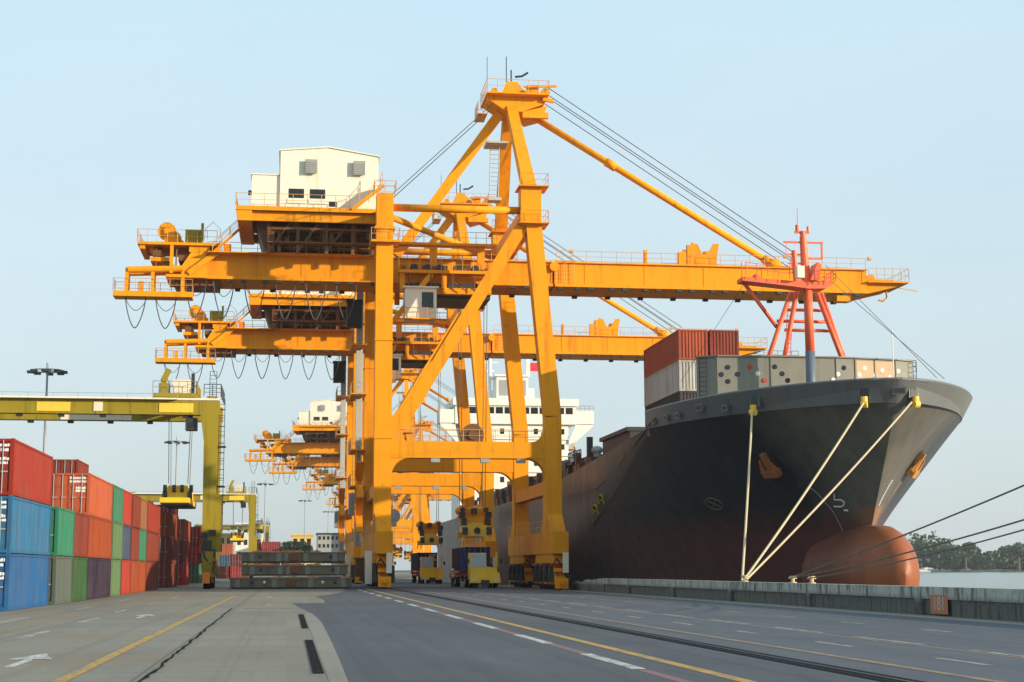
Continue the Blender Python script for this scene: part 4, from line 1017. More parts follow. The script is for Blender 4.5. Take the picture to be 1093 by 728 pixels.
# ------------------------------------------------------------------ container ship
XC = 39.0
SO = (XC, 97.7, -0.9)
def lerp(a, b, t): return a+(b-a)*t
def stem_y(z):
    if z <= 4.2: return 104.0
    if z >= 13.7: return 97.7
    s = (z-4.2)/9.5
    return 104.0-6.3*s
def hb(y, z):                                  # half breadth of the hull
    s = min(1, max(0, (z-0.5)/12.6))
    s2 = s**1.35
    y0 = stem_y(z); y1 = lerp(172, 122, s**0.8)
    t = min(1, max(0, (y-y0)/(y1-y0)))
    a = lerp(1.7, 2.1, s2); b = lerp(1.0, 0.65, s2)
    return 12.0*max(0, 1-(1-t)**a)**b
def sheer(y):
    if y <= 119: return 12.4
    if y >= 175: return 9.9
    t = (y-119)/56.0
    return 12.4-2.5*(t**0.85)
def bulw_top(y): return 13.75-0.15*min(1, max(0, (y-98)/20))
YS = 292.0
def make_ship():
    t = empty('container_ship', SO, 'big black hulled container ship with red bulbous bow moored along the quay wall', 'ship')
    def B(mb, name, mat, parent=t, smooth=False): return mb.build(name, mat, parent, SO, smooth)
    # hull: columns from the stem aft, rows from keel to sheer
    us = [0, .0004, .0012, .0025, .0045, .007, .010, .014, .019, .025, .032, .04, .05, .062, .076, .092, .11, .135, .165, .2, .25, .3, .36, .43, .5, .6, .7, .8, .9, 1.0]
    nz = 30
    def column(u, side):
        out = []
        yd = stem_y(12.4)+u*(YS-stem_y(12.4)); zt = sheer(yd)
        for i in range(nz+1):
            z = -2.5+(zt+2.5)*i/nz
            y = stem_y(z)+u*(YS-stem_y(z))
            out.append((XC+side*hb(y, z), y, z))
        return out
    m = MB()
    m.grid([column(u, -1) for u in us]); m.grid([column(u, 1) for u in us][::-1])
    e = column(1.0, -1); f = column(1.0, 1); m.grid([f, e])
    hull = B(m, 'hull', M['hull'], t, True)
    # bulbous bow
    m = MB(); rows = []
    for i in range(25):
        a = i/24.0
        y = 98.1+11.7*(a**1.4)
        k = math.sqrt(max(0.0, 1-(1-min(1, (y-98.1)/4.8))**2))
        cz = 1.0+0.25*(1-a); rz = 3.25*k; rx = (1.85+1.2*a)*k
        row = []
        for j in range(24):
            an = 2*math.pi*j/24
            vz = math.sin(an); vx = math.cos(an)
            w = 1.0 if vz > 0 else 1.0-0.45*vz*vz
            row.append((XC+rx*vx*w, y, cz+rz*vz*(1.06 if vz > 0 else 1.2)))
        rows.append(row)
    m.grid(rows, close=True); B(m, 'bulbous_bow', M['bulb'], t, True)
    # grey bulwark band, a plate with thickness
    ysd = [97.7+22*(i/40)**2.2 for i in range(41)]
    def edge_pts(off, zf):
        L = []
        for s in (-1, 1):
            seq = ysd[::-1] if s < 0 else ysd[1:]
            for y in seq:
                yy = y+(off if y < 98.2 else 0)
                L.append((XC+s*max(0, hb(max(y, 97.71), 13.7)-off), yy, zf(y)))
        return L
    m = MB()
    lo = [];
    for s in (-1, 1):
        for y in (ysd[::-1] if s < 0 else ysd[1:]):
            yl = stem_y(12.3)+(y-97.7)/(119.7-97.7)*(119.7-stem_y(12.3)); lo.append((XC+s*(hb(yl, 12.3)+0.03), yl-0.03, 12.3))
    up = [(x+(0.03 if x > XC else -0.03), y-0.02, z) for x, y, z in edge_pts(0, bulw_top)]
    inn = edge_pts(0.35, bulw_top); inl = edge_pts(0.9, lambda y: 12.3)
    m.grid([lo, up]); B(m, 'bulwark', M['band'], t, True)
    m = MB(); m.grid([up, inn]); m.grid([inn, inl]); B(m, 'bulwark_inside', M['band'])
    m = MB(); m.path([(x, y, z+0.03) for x, y, z in edge_pts(0.15, bulw_top)], 0.13, 6); B(m, 'bulwark_rail', M['band'], t, True)
    for s in (-1, 1):                          # end plate where the forecastle bulwark stops
        m = MB(); x = XC+s*11.6; m.box(x-0.1, x+0.1, 119.4, 120.0, 11.8, 13.6); B(m, 'bulwark_end', M['band'])
    # decks
    m = MB(); rows = []
    for i in range(60):
        y = 98.6+(YS-98.6)*(i/59)**1.6
        z = 12.35 if y < 121 else sheer(y)-0.7
        h_ = max(0.05, hb(y, z)-0.25); rows.append([(XC-h_, y, z), (XC+h_, y, z)])
    m.grid(rows); B(m, 'deck', M['band'])
    # fairleads in the bulwark, the rope ones with yellow rollers
    for y, s, roller in ((104.88, -1, 1), (98.93, -1, 1), (98.46, 1, 1), (98.02, -1, 0), (110.25, -1, 0), (107.5, -1, 2), (113.2, -1, 2), (115.1, -1, 2), (117.6, -1, 2)):
        x = XC+s*hb(y, 13.0); big = roller != 2
        dx = hb(y+0.25, 13.0)-hb(y-0.25, 13.0); n = Vector((s*0.5, -dx, 0)).normalized() if y > 98.3 else Vector((s*0.35, -1, 0)).normalized()
        tg = Vector((-n.y, n.x, 0)); c = Vector((x, y, 13.05 if roller != 2 else 12.75))+n*0.03
        m = MB(); w = (0.3 if roller else 0.34) if big else 0.2; hh = (0.34 if roller else 0.16) if big else 0.13
        m.beam(c-n*0.12, c+n*0.06, w*2+0.2, hh*2+0.2, up=(0,0,1)); fl = B(m, 'fairlead', M['band'])
        m = MB(); m.beam(c+n*0.05, c+n*0.09, w*2, hh*2, up=(0,0,1)); B(m, 'opening', M['dark'], fl)
        if roller == 1:
            m = MB(); m.tube(c+n*0.22-tg*0.2+Vector((0,0,-0.85)), c+n*0.22+tg*0.2+Vector((0,0,-0.85)), 0.24, 10); m.tube(c+n*0.2+Vector((0,0,-0.85)), c+n*0.2+Vector((0,0,-0.35)), 0.22, 10)
            B(m, 'roller', M['rtg_new'], fl)
    # breakwater on the forecastle
    Yb = 118.0
    xs_ = [30.9, 32.3, 36.4, 41.6, 43.2, 46.7, 48.4]; ys_ = [118.6, 117.6, 117.2, 117.2, 117.4, 118.0, 118.8]
    m = MB()
    for i in range(6):
        a, b = Vector((xs_[i], ys_[i], 0)), Vector((xs_[i+1], ys_[i+1], 0)); d = (b-a).normalized(); n = Vector((d.y, -d.x, 0))
        vs = []
        for p in (a, b):
            for off in (0, -0.14):
                for z in (12.36, 17.75): vs.append((p.x+n.x*off, p.y+n.y*off, z))
        m.add(vs, [(0,4,5,1),(2,3,7,6),(1,5,7,3),(0,1,3,2),(4,6,7,5)])
    bw = B(m, 'breakwater', M['breakwater'])
    m = MB()
    for i in range(6):
        a, b = Vector((xs_[i], ys_[i], 17.8)), Vector((xs_[i+1], ys_[i+1], 17.8)); m.beam(a, b, 0.3, 0.1)
        if i in (1, 2, 3, 4, 5): m.beam((xs_[i], ys_[i]-0.03, 12.4), (xs_[i], ys_[i]-0.03, 17.7), 0.06)
    B(m, 'coping', M['breakwater'], bw)
    holes = [(33.1,16.93,'d'),(32.6,16.37,'d'),(33.86,16.4,'d'),(33.1,15.84,'d'),(34.8,16.95,'r'),(35.38,16.45,'w'),(35.89,15.92,'r'),(36.72,16.98,'d'),(37.29,16.45,'d'),(37.72,15.94,'d'),(42.24,16.99,'d'),
             (41.73,16.48,'w'),(41.34,16.03,'w'),(44.01,17.02,'w'),(43.54,16.5,'w'),(44.88,16.49,'w'),(45.52,16.9,'w'),(46.16,16.39,'w'),(46.95,16.9,'w')]
    def bw_y(x):
        for i in range(6):
            if xs_[i] <= x <= xs_[i+1]: return lerp(ys_[i], ys_[i+1], (x-xs_[i])/(xs_[i+1]-xs_[i]))
        return Yb
    for x, z, k in holes:
        m = MB(); y = bw_y(x); m.tube((x, y-0.03, z), (x, y-0.006, z), 0.19, 16); m.tube((x, y-0.05, z), (x, y-0.034, z), 0.165, 16)
        B(m, 'porthole', {'d': M['glass'], 'r': M['red'], 'w': M['white_paint']}[k], bw)
    m = MB(); m.ladder((31.3, 118.15, 12.6), (31.3, 118.15, 17.7), 0.6, (0.8,-0.6,0)); m.ladder((48.5,118.6,12.6),(48.5,118.6,17.7),0.6,(0.7,0.7,0)); m.rail([(48.0,118.8,17.0),(48.9,119.2,17.0)],0.9,0.5); m.rail([(48.0,118.8,15.6),(48.9,119.2,15.6)],0.9,0.5); B(m, 'ladder', M['dark'], bw)
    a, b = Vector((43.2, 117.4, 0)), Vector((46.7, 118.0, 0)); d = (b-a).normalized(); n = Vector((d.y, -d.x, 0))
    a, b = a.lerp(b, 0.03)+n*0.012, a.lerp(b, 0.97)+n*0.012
    m = MB(); m.add([(a.x, a.y, 13.0), (b.x, b.y, 13.0), (b.x, b.y, 17.6), (a.x, a.y, 17.6)], [(0,1,2,3)]); B(m, 'sunlit_panel', paint('sunlit tan overlay', (0.46, 0.28, 0.14), 0.45, 0.5, (0.25, 0.2, 0.15), scale=2.5), bw)  # tan overlay: sunlight on this breakwater facet put into the colour
    m = MB(); m.tube((46.1,116.9,12.4),(46.1,116.9,20.0),0.05,5); B(m, 'jackstaff', M['white_paint'])
    # foremast
    m = MB(); m.tube((38.75, 114.8, 12.4), (38.75, 114.8, 17.9), 0.37, 14); B(m, 'mast_foot', M['mast_base'], t, True)
    m = MB(); m.tube((38.75, 114.8, 17.9), (38.7, 114.8, 23.3), 0.35, 14, 0.33); fm = B(m, 'foremast', M['mast'], t, True)
    def leg(p, q, r=0.22, name='mast_leg'): m = MB(); m.tube(p, q, r, 8); B(m, name, M['mast'], fm, True)
    TP = 22.9
    leg((35.0, 120, 12.4), (38.1, 117, TP-0.1), 0.19); leg((37.3, 120.5, 12.4), (38.5, 116.8, TP-0.1), 0.19)
    leg((45.2, 120, 12.4), (40.2, 117, TP-0.2), 0.2); leg((45.8, 121.5, 12.4), (40.6, 117.2, TP-0.1), 0.17); leg((37.2, 118, 20.2), (33.9, 115.2, 23.0), 0.15)
    for x0_, x1_, z in ((37.3, 41.6, 20.7), (37.9, 41.7, 20.0), (38.1, 40.9, 21.6)): leg((x0_, 118.2, z), (x1_, 118.2, z), 0.13, 'mast_strut')
    m = MB(); m.prism([(33.5, 23.4), (33.5, 23.1), (37.4, 22.75), (38.6, 22.6), (40.0, 22.65), (40.7, 23.05), (40.3, 23.2), (37.9, 23.2), (37.6, 23.15)], 114.3, 115.9)
    m.tube((33.7,115.2,23.5),(33.7,115.2,24.7),0.04,5); m.ball((34.8,115.2,23.55),.3,.3,.25); B(m, 'mast_platform', M['mast'], fm)
    m = MB(); m.tube((38.6,114.8,23.2),(38.45,114.8,26.7),0.36,10,0.26); m.tube((37.8,114.8,22.9),(37.7,114.8,25.6),0.2,8); m.beam((36.9,114.8,26.25),(40.0,114.8,26.25),0.13); m.beam((39.9,114.8,26.3),(39.9,114.8,25.0),0.12); m.beam((39.9,114.8,25.0),(38.6,114.8,25.0),0.12)
    m.tube((38.45,114.8,26.7),(38.4,114.8,27.1),0.22,8); m.beam((37.8,114.8,27.05),(38.95,114.8,27.05),0.14,0.2); m.tube((38.0,114.8,27.05),(38.0,114.8,27.6),0.14,6); m.tube((38.85,114.8,27.1),(38.85,114.8,27.5),0.09,6); m.tube((38.05,114.8,27.5),(38.05,114.8,28.9),0.025,4)
    m.prism([(38.7,23.2),(39.3,24.6),(39.6,24.4),(39.3,23.2)],114.0,115.6); m.tube((37.1,114.8,26.2),(37.1,114.8,25.2),0.02,4)
    for z in (23.9, 24.6, 25.3): m.beam((37.2, 114.8, z), (38.5, 114.8, z), 0.1)
    B(m, 'top_mast', M['mast'], fm)
    m = MB(); m.rail([(33.6,113.8,23.5),(37,113.8,23.2),(37.2,113.8,24)],0.9,0.8); m.rail([(39.3,113.8,23.1),(40.6,113.8,23.1),(40.6,117,23.1)],0.9,0.5,0.03,(0.33,0.66)); m.ladder((38.1,119.2,13),(38.1,117.2,22.4),0.4)
    B(m, 'mast_railing', M['mast'], fm)
    m = MB(); m.box(37.55, 38.1, 113.6, 114.2, 23.3, 24.2); B(m, 'mast_light', M['cream'], fm)
    m = MB(); m.rail([(36.8,122,17.9),(40.2,122,17.9)],1.0,0.6,0.03,(0.33,0.66)); m.box(36.8,40.2,122,124,17.0,17.9); B(m, 'catwalk', M['steel'])
    m = MB(); m.tube((34.0,115.4,23.2),(33.0,132,17.5),0.02,4)
    m.tube((40.2,115,24.6),(41.8,98.6,14.0),0.025,4); m.tube((40.6,115,23.4),(42.6,99.2,14.0),0.025,4); B(m, 'mast_stay', M['wire'])
    # anchors in their pockets
    def anchor(y, z, s):
        p = Vector((XC+s*hb(y, z), y, z)); 
        gy = Vector((XC+s*hb(y+0.5, z), y+0.5, z))-Vector((XC+s*hb(y-0.5, z), y-0.5, z)); gz = Vector((XC+s*hb(y, z+0.5), y, z+0.5))-Vector((XC+s*hb(y, z-0.5), y, z-0.5))
        n = gy.cross(gz).normalized(); n = n if n.x*s > 0 else -n
        ty = gy.normalized(); tz = n.cross(ty).normalized(); tz = tz if tz.z > 0 else -tz
        def Q(a, b, c): return p+ty*a*0.55+tz*b*0.62+n*c*0.8
        m = MB(); m.add([Q(-1.5,-1.3,.04),Q(1.5,-1.3,.04),Q(1.3,1.2,.04),Q(0.4,1.7,.04),Q(-0.4,1.7,.04),Q(-1.3,1.2,.04)], [(0,1,2,3,4,5)]); pk = B(m, 'anchor_pocket', M['dark'])
        m = MB(); m.beam(Q(0,1.5,.2), Q(0,-0.9,.35), 0.4, 0.35, up=n); m.beam(Q(-1.35,-1.0,.4), Q(1.35,-1.0,.4), 0.55, 0.5, up=n)
        for a in (-1, 1): m.beam(Q(a*1.05,-0.9,.45), Q(a*0.75,0.85,.5), 0.5, 0.3, 0.12, 0.12, up=n)
        B(m, 'anchor', M['rust'] if s < 0 else M['brass'])
    anchor(108.4, 9.0, -1); anchor(105.6, 8.9, 1)
    # markings painted on the bow
    def on_hull(y, z, s=-1, o=0.05): return Vector((XC+s*(hb(y, z)+o), y-o*0.4, z))
    m = MB()
    def proud(pts): return [Vector(p)+Vector((-0.04, -0.02, 0)) for p in pts]
    m.path(proud([(36.993,105.28,6.726),(37.085,105.58,6.325),(37.376,105.084,6.304),(37.549,104.93,6.139),(37.587,105.054,5.953),(37.471,105.393,5.839),(37.163,105.938,5.891)]), 0.05, 4)
    m.path(proud([(37.662,105.298,5.606),(37.844,104.972,5.569)]), 0.06, 4); B(m, 'bow_mark', M['white_paint'])
    m = MB(); pts = [on_hull(117.4+1.0*math.cos(R(a)), 6.5+0.42*math.sin(R(a))) for a in range(0, 361, 20)]; m.path(pts, 0.05, 4)
    m.path([on_hull(116.8, 6.2), on_hull(118.0, 6.8)], 0.05, 4); m.path([on_hull(116.8, 6.8), on_hull(118.0, 6.2)], 0.05, 4); B(m, 'thruster_mark', M['rope_dark'])
    m = MB()
    dl = proud([(35.707,106.859,7.28),(36.065,106.648,6.98),(36.408,106.504,6.587),(36.75,106.369,6.132),(37.109,106.282,5.679),(37.404,106.214,5.163),(37.669,106.251,4.652),(37.884,106.244,4.139)])
    for a, b in zip(dl[:-1], dl[1:]):
        for k in range(4): q = a.lerp(b, k/4); m.tube(q+Vector((-.02,0,0)), q+Vector((.02,0,0)), 0.032, 6)
    for i in range(14):
        zz = 5.9+i*0.125; q = Vector((XC+hb(103.3, zz)+0.03, 103.27, zz)); m.tube(q-Vector((.0,.03,0)), q+Vector((.0,.03,0)), 0.05, 6)
    B(m, 'draft_marks', M['white_paint'])
    for y, z in ((137.4, 7.7), (140.1, 6.9)):
        m = MB(); m.path([on_hull(y+0.8, z-0.35), on_hull(y+0.8, z+0.2), on_hull(y+0.3, z+0.36), on_hull(y-0.5, z+0.36), on_hull(y-0.8, z+0.15), on_hull(y-0.8, z-0.4)], 0.11, 5); m.beam(on_hull(y+.1,z-.1), on_hull(y-.3,z-.1), 0.15, 0.2); B(m, 'tug_mark', M['rtg'])
    # main deck fittings
    for i in range(16):
        y = 146+i*6.1; x = XC-11.3; z0 = sheer(y)-0.6
        m = MB(); m.box(x-0.25, x+0.25, y-0.3, y+0.3, z0, z0+rnd.choice((2.6, 3.0, 3.4))); m.box(x-0.2, x+0.9, y-1.6, y+1.4, z0, z0+1.2+rnd.uniform(0, .5)); m.tube((x+.6,y+1,z0),(x+.6,y+1,z0+2.2),0.12,6); B(m, 'lashing_post', M['crane_dark'] if i % 2 else M['dark'])
    for y in (136, 152, 166, 180, 194, 208, 222, 236):
        m = MB(); m.box(XC-9.6, XC+9.6, y, y+12.4, 9.2, 12.2 if y > 150 else 13.6); m.box(XC-9.9, XC+9.9, y-0.1, y+12.5, 12.2 if y > 150 else 13.6, 12.7 if y > 150 else 13.95); B(m, 'hatch_cover', M['dark'])
    m = MB(); m.box(XC-11.4, XC-8.2, 154.8, 159.6, 11.9, 12.1)
    for y in (155, 157, 159.4): m.box(XC-11.3, XC-11.0, y-.15, y+.15, 9.7, 11.9); m.box(XC-8.6, XC-8.3, y-.15, y+.15, 9.7, 11.9)
    lb = B(m, 'lashing_bridge', M['dark'])
    m = MB(); m.rail([(XC-11.4,150,12.0),(XC-11.4,154.8,12.1),(XC-11.4,157,12.1)],1.0,0.8,0.05); B(m, 'railing', M['dark'], lb)
    m = MB(); m.box(XC-11,XC-9.5,147,149,10.3,12.0); m.tube((XC-11,151,11.3),(XC-9.4,151,11.3),0.75,12); m.box(XC-11.2,XC-9.3,150.2,151.8,10.2,10.8); m.tube((XC-10.6,149.5,10.5),(XC-10.6,149.5,13.0),0.14,6); B(m, 'mooring_winch', M['dark'])
    m = MB(); m.tube((XC-10.7,145.5,10.8),(XC-10.7,145.5,12.4),0.35,10); m.ball((XC-10.7,145.5,12.6),.55,.55,.4); B(m, 'ventilator', M['pale_grey'])
    # superstructure
    SY = 258.0; Wt = M['white']
    m = MB(); m.box(27.4, 45.4, SY, SY+13, 9, 25.2); su = B(m, 'superstructure', Wt)
    m = MB()
    for z in (12.0, 14.7, 17.4, 20.1, 22.8): m.box(27.2, 45.6, SY-0.25, SY, z-0.08, z+0.06)
    B(m, 'deck_edge', Wt, su)
    for r_, z in enumerate((13.0, 15.7, 18.4, 21.1, 23.6)):
        for x in (29, 31.6, 34.4, 37.2, 40.0, 42.6, 44.4):
            m = MB(); m.box(x-0.33, x+0.33, SY-0.03, SY-0.002, z, z+0.9); B(m, 'window', M['glass'], su)
    m = MB(); m.box(26.6, 46.6, SY-0.6, SY+11, 25.203, 28.2); m.box(26.2, 47.0, SY-0.9, SY+11.2, 28.2, 29.4); wh = B(m, 'wheelhouse', Wt)
    for i in range(13):
        m = MB(); x = 27.5+i*1.45; m.box(x, x+1.15, SY-0.64, SY-0.602, 26.9, 27.95); B(m, 'window', M['glass'], wh)
    for s in (-1, 1):
        a, b = (46.6, 49.6) if s > 0 else (24.0, 26.6)
        m = MB(); m.box(a, b, SY-0.5, SY+3.5, 25.3, 27.5)
        if s > 0: m.prism([(46.6, 25.297), (49.6, 25.297), (49.4, 24.9), (46.6, 22.4), (45.42, 22.0), (45.42, 22.5), (46.3, 24.6)], SY-0.3, SY)
        else: m.prism([(24.0, 25.297), (26.6, 25.297), (27.2, 22.4), (27.2, 21.8), (24.3, 24.9)], SY-0.3, SY)
        bwg = B(m, 'bridge_wing', Wt)
        m = MB(); m.rail([(a, SY-0.5, 27.5), (b, SY-0.5, 27.5)], 0.8, 0.8, 0.05); B(m, 'railing', M['steel'], bwg)
    m = MB()
    for z in (14.7, 17.4, 20.1, 22.8): m.box(45.4, 46.8, SY+0.4, SY+4, z-0.1, z+0.1); m.rail([(46.8, SY+0.4, z), (46.8, SY+4, z)], 1.0, 0.9, 0.05)
    B(m, 'side_balcony', Wt, su)
    m = MB(); m.box(33.6, 38.9, SY+1, SY+6, 29.4, 33.2); m.box(33.3, 39.2, SY+0.7, SY+6.3, 33.2, 33.5); mh = B(m, 'radar_house', Wt)
    for x in (34.0, 37.0):
        m = MB(); m.box(x, x+1.5, SY+0.96, SY+0.998, 30.0, 32.6)
        B(m, 'louvre', M['steel'], mh)
    m = MB(); m.tube((32.6,SY+2,29.4),(32.6,SY+2,37.4),0.25,8); m.beam((31.2,SY+2,35.6),(34.0,SY+2,35.6),0.2); m.beam((31.5,SY+2,36.8),(33.6,SY+2,36.8),0.25,0.35); m.beam((31.8,SY+2,34.2),(33.3,SY+2,34.2),0.2,0.3)
    m.tube((31.4,SY+2,34.5),(31.4,SY+2,37.0),0.06,5); B(m, 'radar_mast', Wt)
    m = MB(); m.tube((35.5,SY+2,33.5),(35.5,SY+2,39),0.06,5); B(m, 'aerial', Wt)
    m = MB(); m.box(38.6, 39.2, SY+1.2, SY+1.8, 33.5, 38.2); m.ball((38.9,SY+1.5,38.5),.5,.5,.4); B(m, 'signal_mast', Wt)
    m = MB(); m.box(39.3, 40.6, SY+1.45, SY+1.5, 34.2, 35.6); B(m, 'flag', M['flag'])
    m = MB(); m.prism([(34, 9), (43, 9), (42.2, 33), (35.2, 33)], SY+16, SY+24); B(m, 'funnel', Wt)
    return t
ship = make_ship()
place_box(12.19, 35.07, 142.5, 19.85, (206,92,56), 'brick orange container on the ship, left one of the top pair beside the breakwater', 'containers on the ship foredeck', math.pi, (1.08, 1.15, 1.06))
place_box(12.19, 37.90, 142.5, 19.85, (166,66,48), 'darker red brown container on the ship, right one of the top pair behind the foremast', 'containers on the ship foredeck', math.pi, (1.08, 1.15, 1.06))
place_box(12.19, 35.07, 142.5, 17.1, (226,220,212), 'pale grey white container on the ship under the brick orange one', 'containers on the ship foredeck', math.pi, (1.08, 1.15, 1.06))
place_box(12.19, 37.90, 142.5, 17.1, (120,140,150), 'blue grey container on the ship hidden beside the pale one', 'containers on the ship foredeck', math.pi, (1.08, 1.15, 1.06))
for x, n_ in ((35.12, 'left'), (37.82, 'right')):
    place_box(12.19, x, 142.5, 14.36, (70,70,72), f'dark grey {n_} container in the lowest tier on the ship foredeck', 'containers on the ship foredeck', math.pi, (1.08, 1.15, 1.06))

for b_, sd_ in STEN: stencil(b_, sd_)
# ------------------------------------------------------------------ ropes and quay bollards
def rope(p, q, sag, r, mat, label, n=24):
    p, q = Vector(p), Vector(q); pts = [p.lerp(q, i/n)+Vector((0, 0, -sag*4*(i/n)*(1-i/n))) for i in range(n+1)]
    m = MB(); m.path(pts, r, 6); o = m.build('mooring_rope', mat, None, tuple(p), True); o.location = p
    return tag(o, label, 'rope', 'mooring ropes')
def bollard(y, label):
    t = empty('bollard', (25.6, y, 0.93), label, 'bollard', 'bollards on the parapet wall')
    m = MB(); m.tube((0,0,0.003), (0,0,0.05), 0.20, 14); m.tube((0,0,0.05), (0,0,0.28), 0.10, 12); m.build('post', M['rope'], t)
    m = MB(); m.tube((0,0,0.28),(0,0,0.36),0.17,14); m.tube((0.22,0,0.25),(-0.22,0,0.25),0.045,8); m.build('cap', M['rope'], t)
bollard(88.3, 'pale bollard on the wall where the two slanting bow ropes meet')
bollard(79.6, 'pale bollard on the wall right of the slanting bow ropes'); bollard(76.6, 'pale bollard on the wall nearest the red bulbous bow')
rope((XC-hb(104.88,13)-0.3, 104.7, 12.3), (25.75, 89.4, 0.95), 0.25, 0.075, M['rope'], 'pale mooring rope hanging almost straight down the dark bow to the wall')
rope((XC-hb(98.93,13)-0.2, 98.6, 12.3), (25.6, 88.3, 1.1), 0.2, 0.075, M['rope'], 'pale slanting bow rope, left of the two that meet at one bollard')
rope((XC+hb(98.46,13)-0.3, 98.0, 12.3), (25.65, 88.2, 1.05), 0.2, 0.065, M['rope'], 'yellowish slanting bow rope, right of the two that meet at one bollard')
rope((25.75, 80.4, 1.2), (28.0, 51.5, 5.75), 0.15, 0.036, M['rope_dark'], 'dark rope running from the wall up to the right, the upper one')
rope((25.6, 79.6, 1.2), (28.0, 54.7, 3.88), 0.2, 0.036, M['rope_dark'], 'weathered rope over the bulbous bow, running right from the wall')
rope((25.6, 76.6, 1.2), (28.0, 54.7, 3.5), 0.2, 0.032, M['rope_dark'], 'lower weathered rope running right close under another rope')
rope((XC-hb(117.2,13)-0.1, 117.2, 12.9), (27.2, 142.5, 5.6), 0.4, 0.05, M['rope_dark'], 'dark thin spring rope along the hull near the yellow marks')
rope((XC-hb(119,12.4)-0.1, 118.6, 12.7), (27.0, 140, 8.6), 0.3, 0.045, M['rope_dark'], 'short dark rope on the hull left of the longer spring rope')

# ------------------------------------------------------------------ stacked hatch covers
def hatch_cover(z, x0, x1, label, k):
    t = empty('hatch_cover_pontoon', (0.2, 141, z), label, 'hatch cover', 'hatch covers stacked on the apron')
    o = (0.2, 141, z); y0, y1 = 141.0, 153.0
    m = MB(); m.box(x0, x1, y0, y1, z+0.12, z+0.86); m.box(x0+0.1, x1-0.1, y0+0.15, y1-0.15, z+0.0, z+0.117); m.box(x0-0.12, x1+0.12, y0-0.06, y1+0.05, z+0.78, z+0.90)
    body = m.build('panel', M['hatch'], t, o)
    for a in ((0.10, 0.36, 0.44, 0.62, 0.9) if k else (0.06, 0.36, 0.66, 0.93)):
        m = MB(); x = lerp(x0, x1, a); m.box(x-0.22, x+0.22, y0-0.10, y0-0.003, z+0.1, z+0.775); m.build('bearing_pad', M['hatch_light'], t, o)
    m = MB()
    for a in (0.12, 0.40, 0.52, 0.68, 0.95):
        x = lerp(x0, x1, a+0.02*k); m.box(x-0.5, x+0.4, y0+0.05, y0+0.5, z+0.905, z+1.02); m.box(x-0.1, x+0.15, y0+0.0, y0+0.3, z+1.02, z+1.10)
    m.build('lashing_socket', M['brass'], t, o)
    m = MB(); xm = lerp(x0, x1, .5); m.box(xm-0.45, xm+0.45, y0-0.13, y0-0.101, z+0.2, z+0.72); m.build('latch_plate', M['crane_dark'], t, o)
    for a in (0.18, 0.86): m = MB(); x = lerp(x0, x1, a); m.box(x-0.14, x+0.14, y0-0.02, y0-0.003, z+0.35, z+0.62); m.build('lift_hole', M['dark'], t, o)
    if k == 0:
        for a in (0.28, 0.76):
            m = MB(); x = lerp(x0, x1, a); m.tube((x, y0-0.05, z+0.55), (x, y0-0.003, z+0.55), 0.13, 12); m.build('plug', M['rtg_white'], t, o)
hatch_cover(0.05, -4.9, 5.55, 'grey brown hatch cover lying lowest of the three, on the ground', 0)
hatch_cover(1.15, -3.95, 5.2, 'grey brown hatch cover in the middle of the stack of three', 1)
hatch_cover(2.27, -4.0, 4.95, 'grey brown hatch cover on top of the stack of three', 2)

# ------------------------------------------------------------------ trucks
def make_truck():
    t = empty('terminal_truck', (0, 0, 0), 'x', 'truck', 'terminal trucks under the cranes')
    Yp = M['yellow']
    m = MB(); m.box(-0.55, 0.55, -0.9, 5.2, 0.65, 0.95); m.box(-1.2, 1.2, 3.6, 5.0, 0.9, 1.1); m.build('chassis', M['dark'], t)
    m = MB(); m.prism([(-1.0, 0.75), (0.9, 0.75), (0.9, 2.9), (0.75, 3.0), (-0.85, 3.0), (-0.98, 1.75)], -1.25, 0.12, 'x'); cab = m.build('cab', Yp, t)
    m = MB(); m.add([(-1.15, -1.0, 1.82), (0.02, -1.0, 1.82), (0.02, -0.885, 2.88), (-1.15, -0.885, 2.88)], [(0,1,2,3)]); m.build('windscreen', M['glass_pale'], t if False else cab)
    m = MB(); m.box(-1.262, -1.252, -0.5, 0.7, 1.75, 2.7); m.build('side_window', M['glass'], cab)
    m = MB(); m.prism([(0.13, 0.75), (1.25, 0.75), (1.25, 1.25), (0.75, 1.75), (0.13, 1.85)], -0.98, 1.6); m.build('engine_cover', Yp, t)
    m = MB(); m.box(-1.28, 1.28, -1.3, -1.0, 0.45, 0.95); m.build('bumper', Yp, t)
    m = MB(); m.box(-0.35, 0.35, -1.34, -1.302, 0.15, 0.7); m.build('grille', M['dark'], t)
    for x in (-0.95, 0.95): m = MB(); m.box(x-0.22, x+0.22, -1.33, -1.302, 0.62, 0.85); m.build('headlight', M['rtg_white'], t)
    m = MB(); m.box(1.14, 1.28, 0.9, 1.05, 0.9, 3.1); m.build('exhaust', Yp, t)
    m = MB(); m.tube((1.35,-0.9,2.1),(1.35,-0.9,2.5),0.12,8); m.tube((-1.45,-0.9,2.1),(-1.45,-0.9,2.5),0.12,8); m.tube((-1.25,-.9,2.3),(-1.45,-.9,2.3),0.03,4); m.build('mirror', M['dark'], t)
    for x in (-1.0, 1.0):
        for y in (0.3, 4.3):
            m = MB(); m.tube((x-0.17, y, 0.52), (x+0.17, y, 0.52), 0.52, 18); w_ = m.build('wheel', M['black'], t, smooth=False)
            m = MB(); m.tube((x-0.19, y, 0.52), (x+0.19, y, 0.52), 0.26, 12); m.build('rim', M['pale_grey'], w_)
    return t
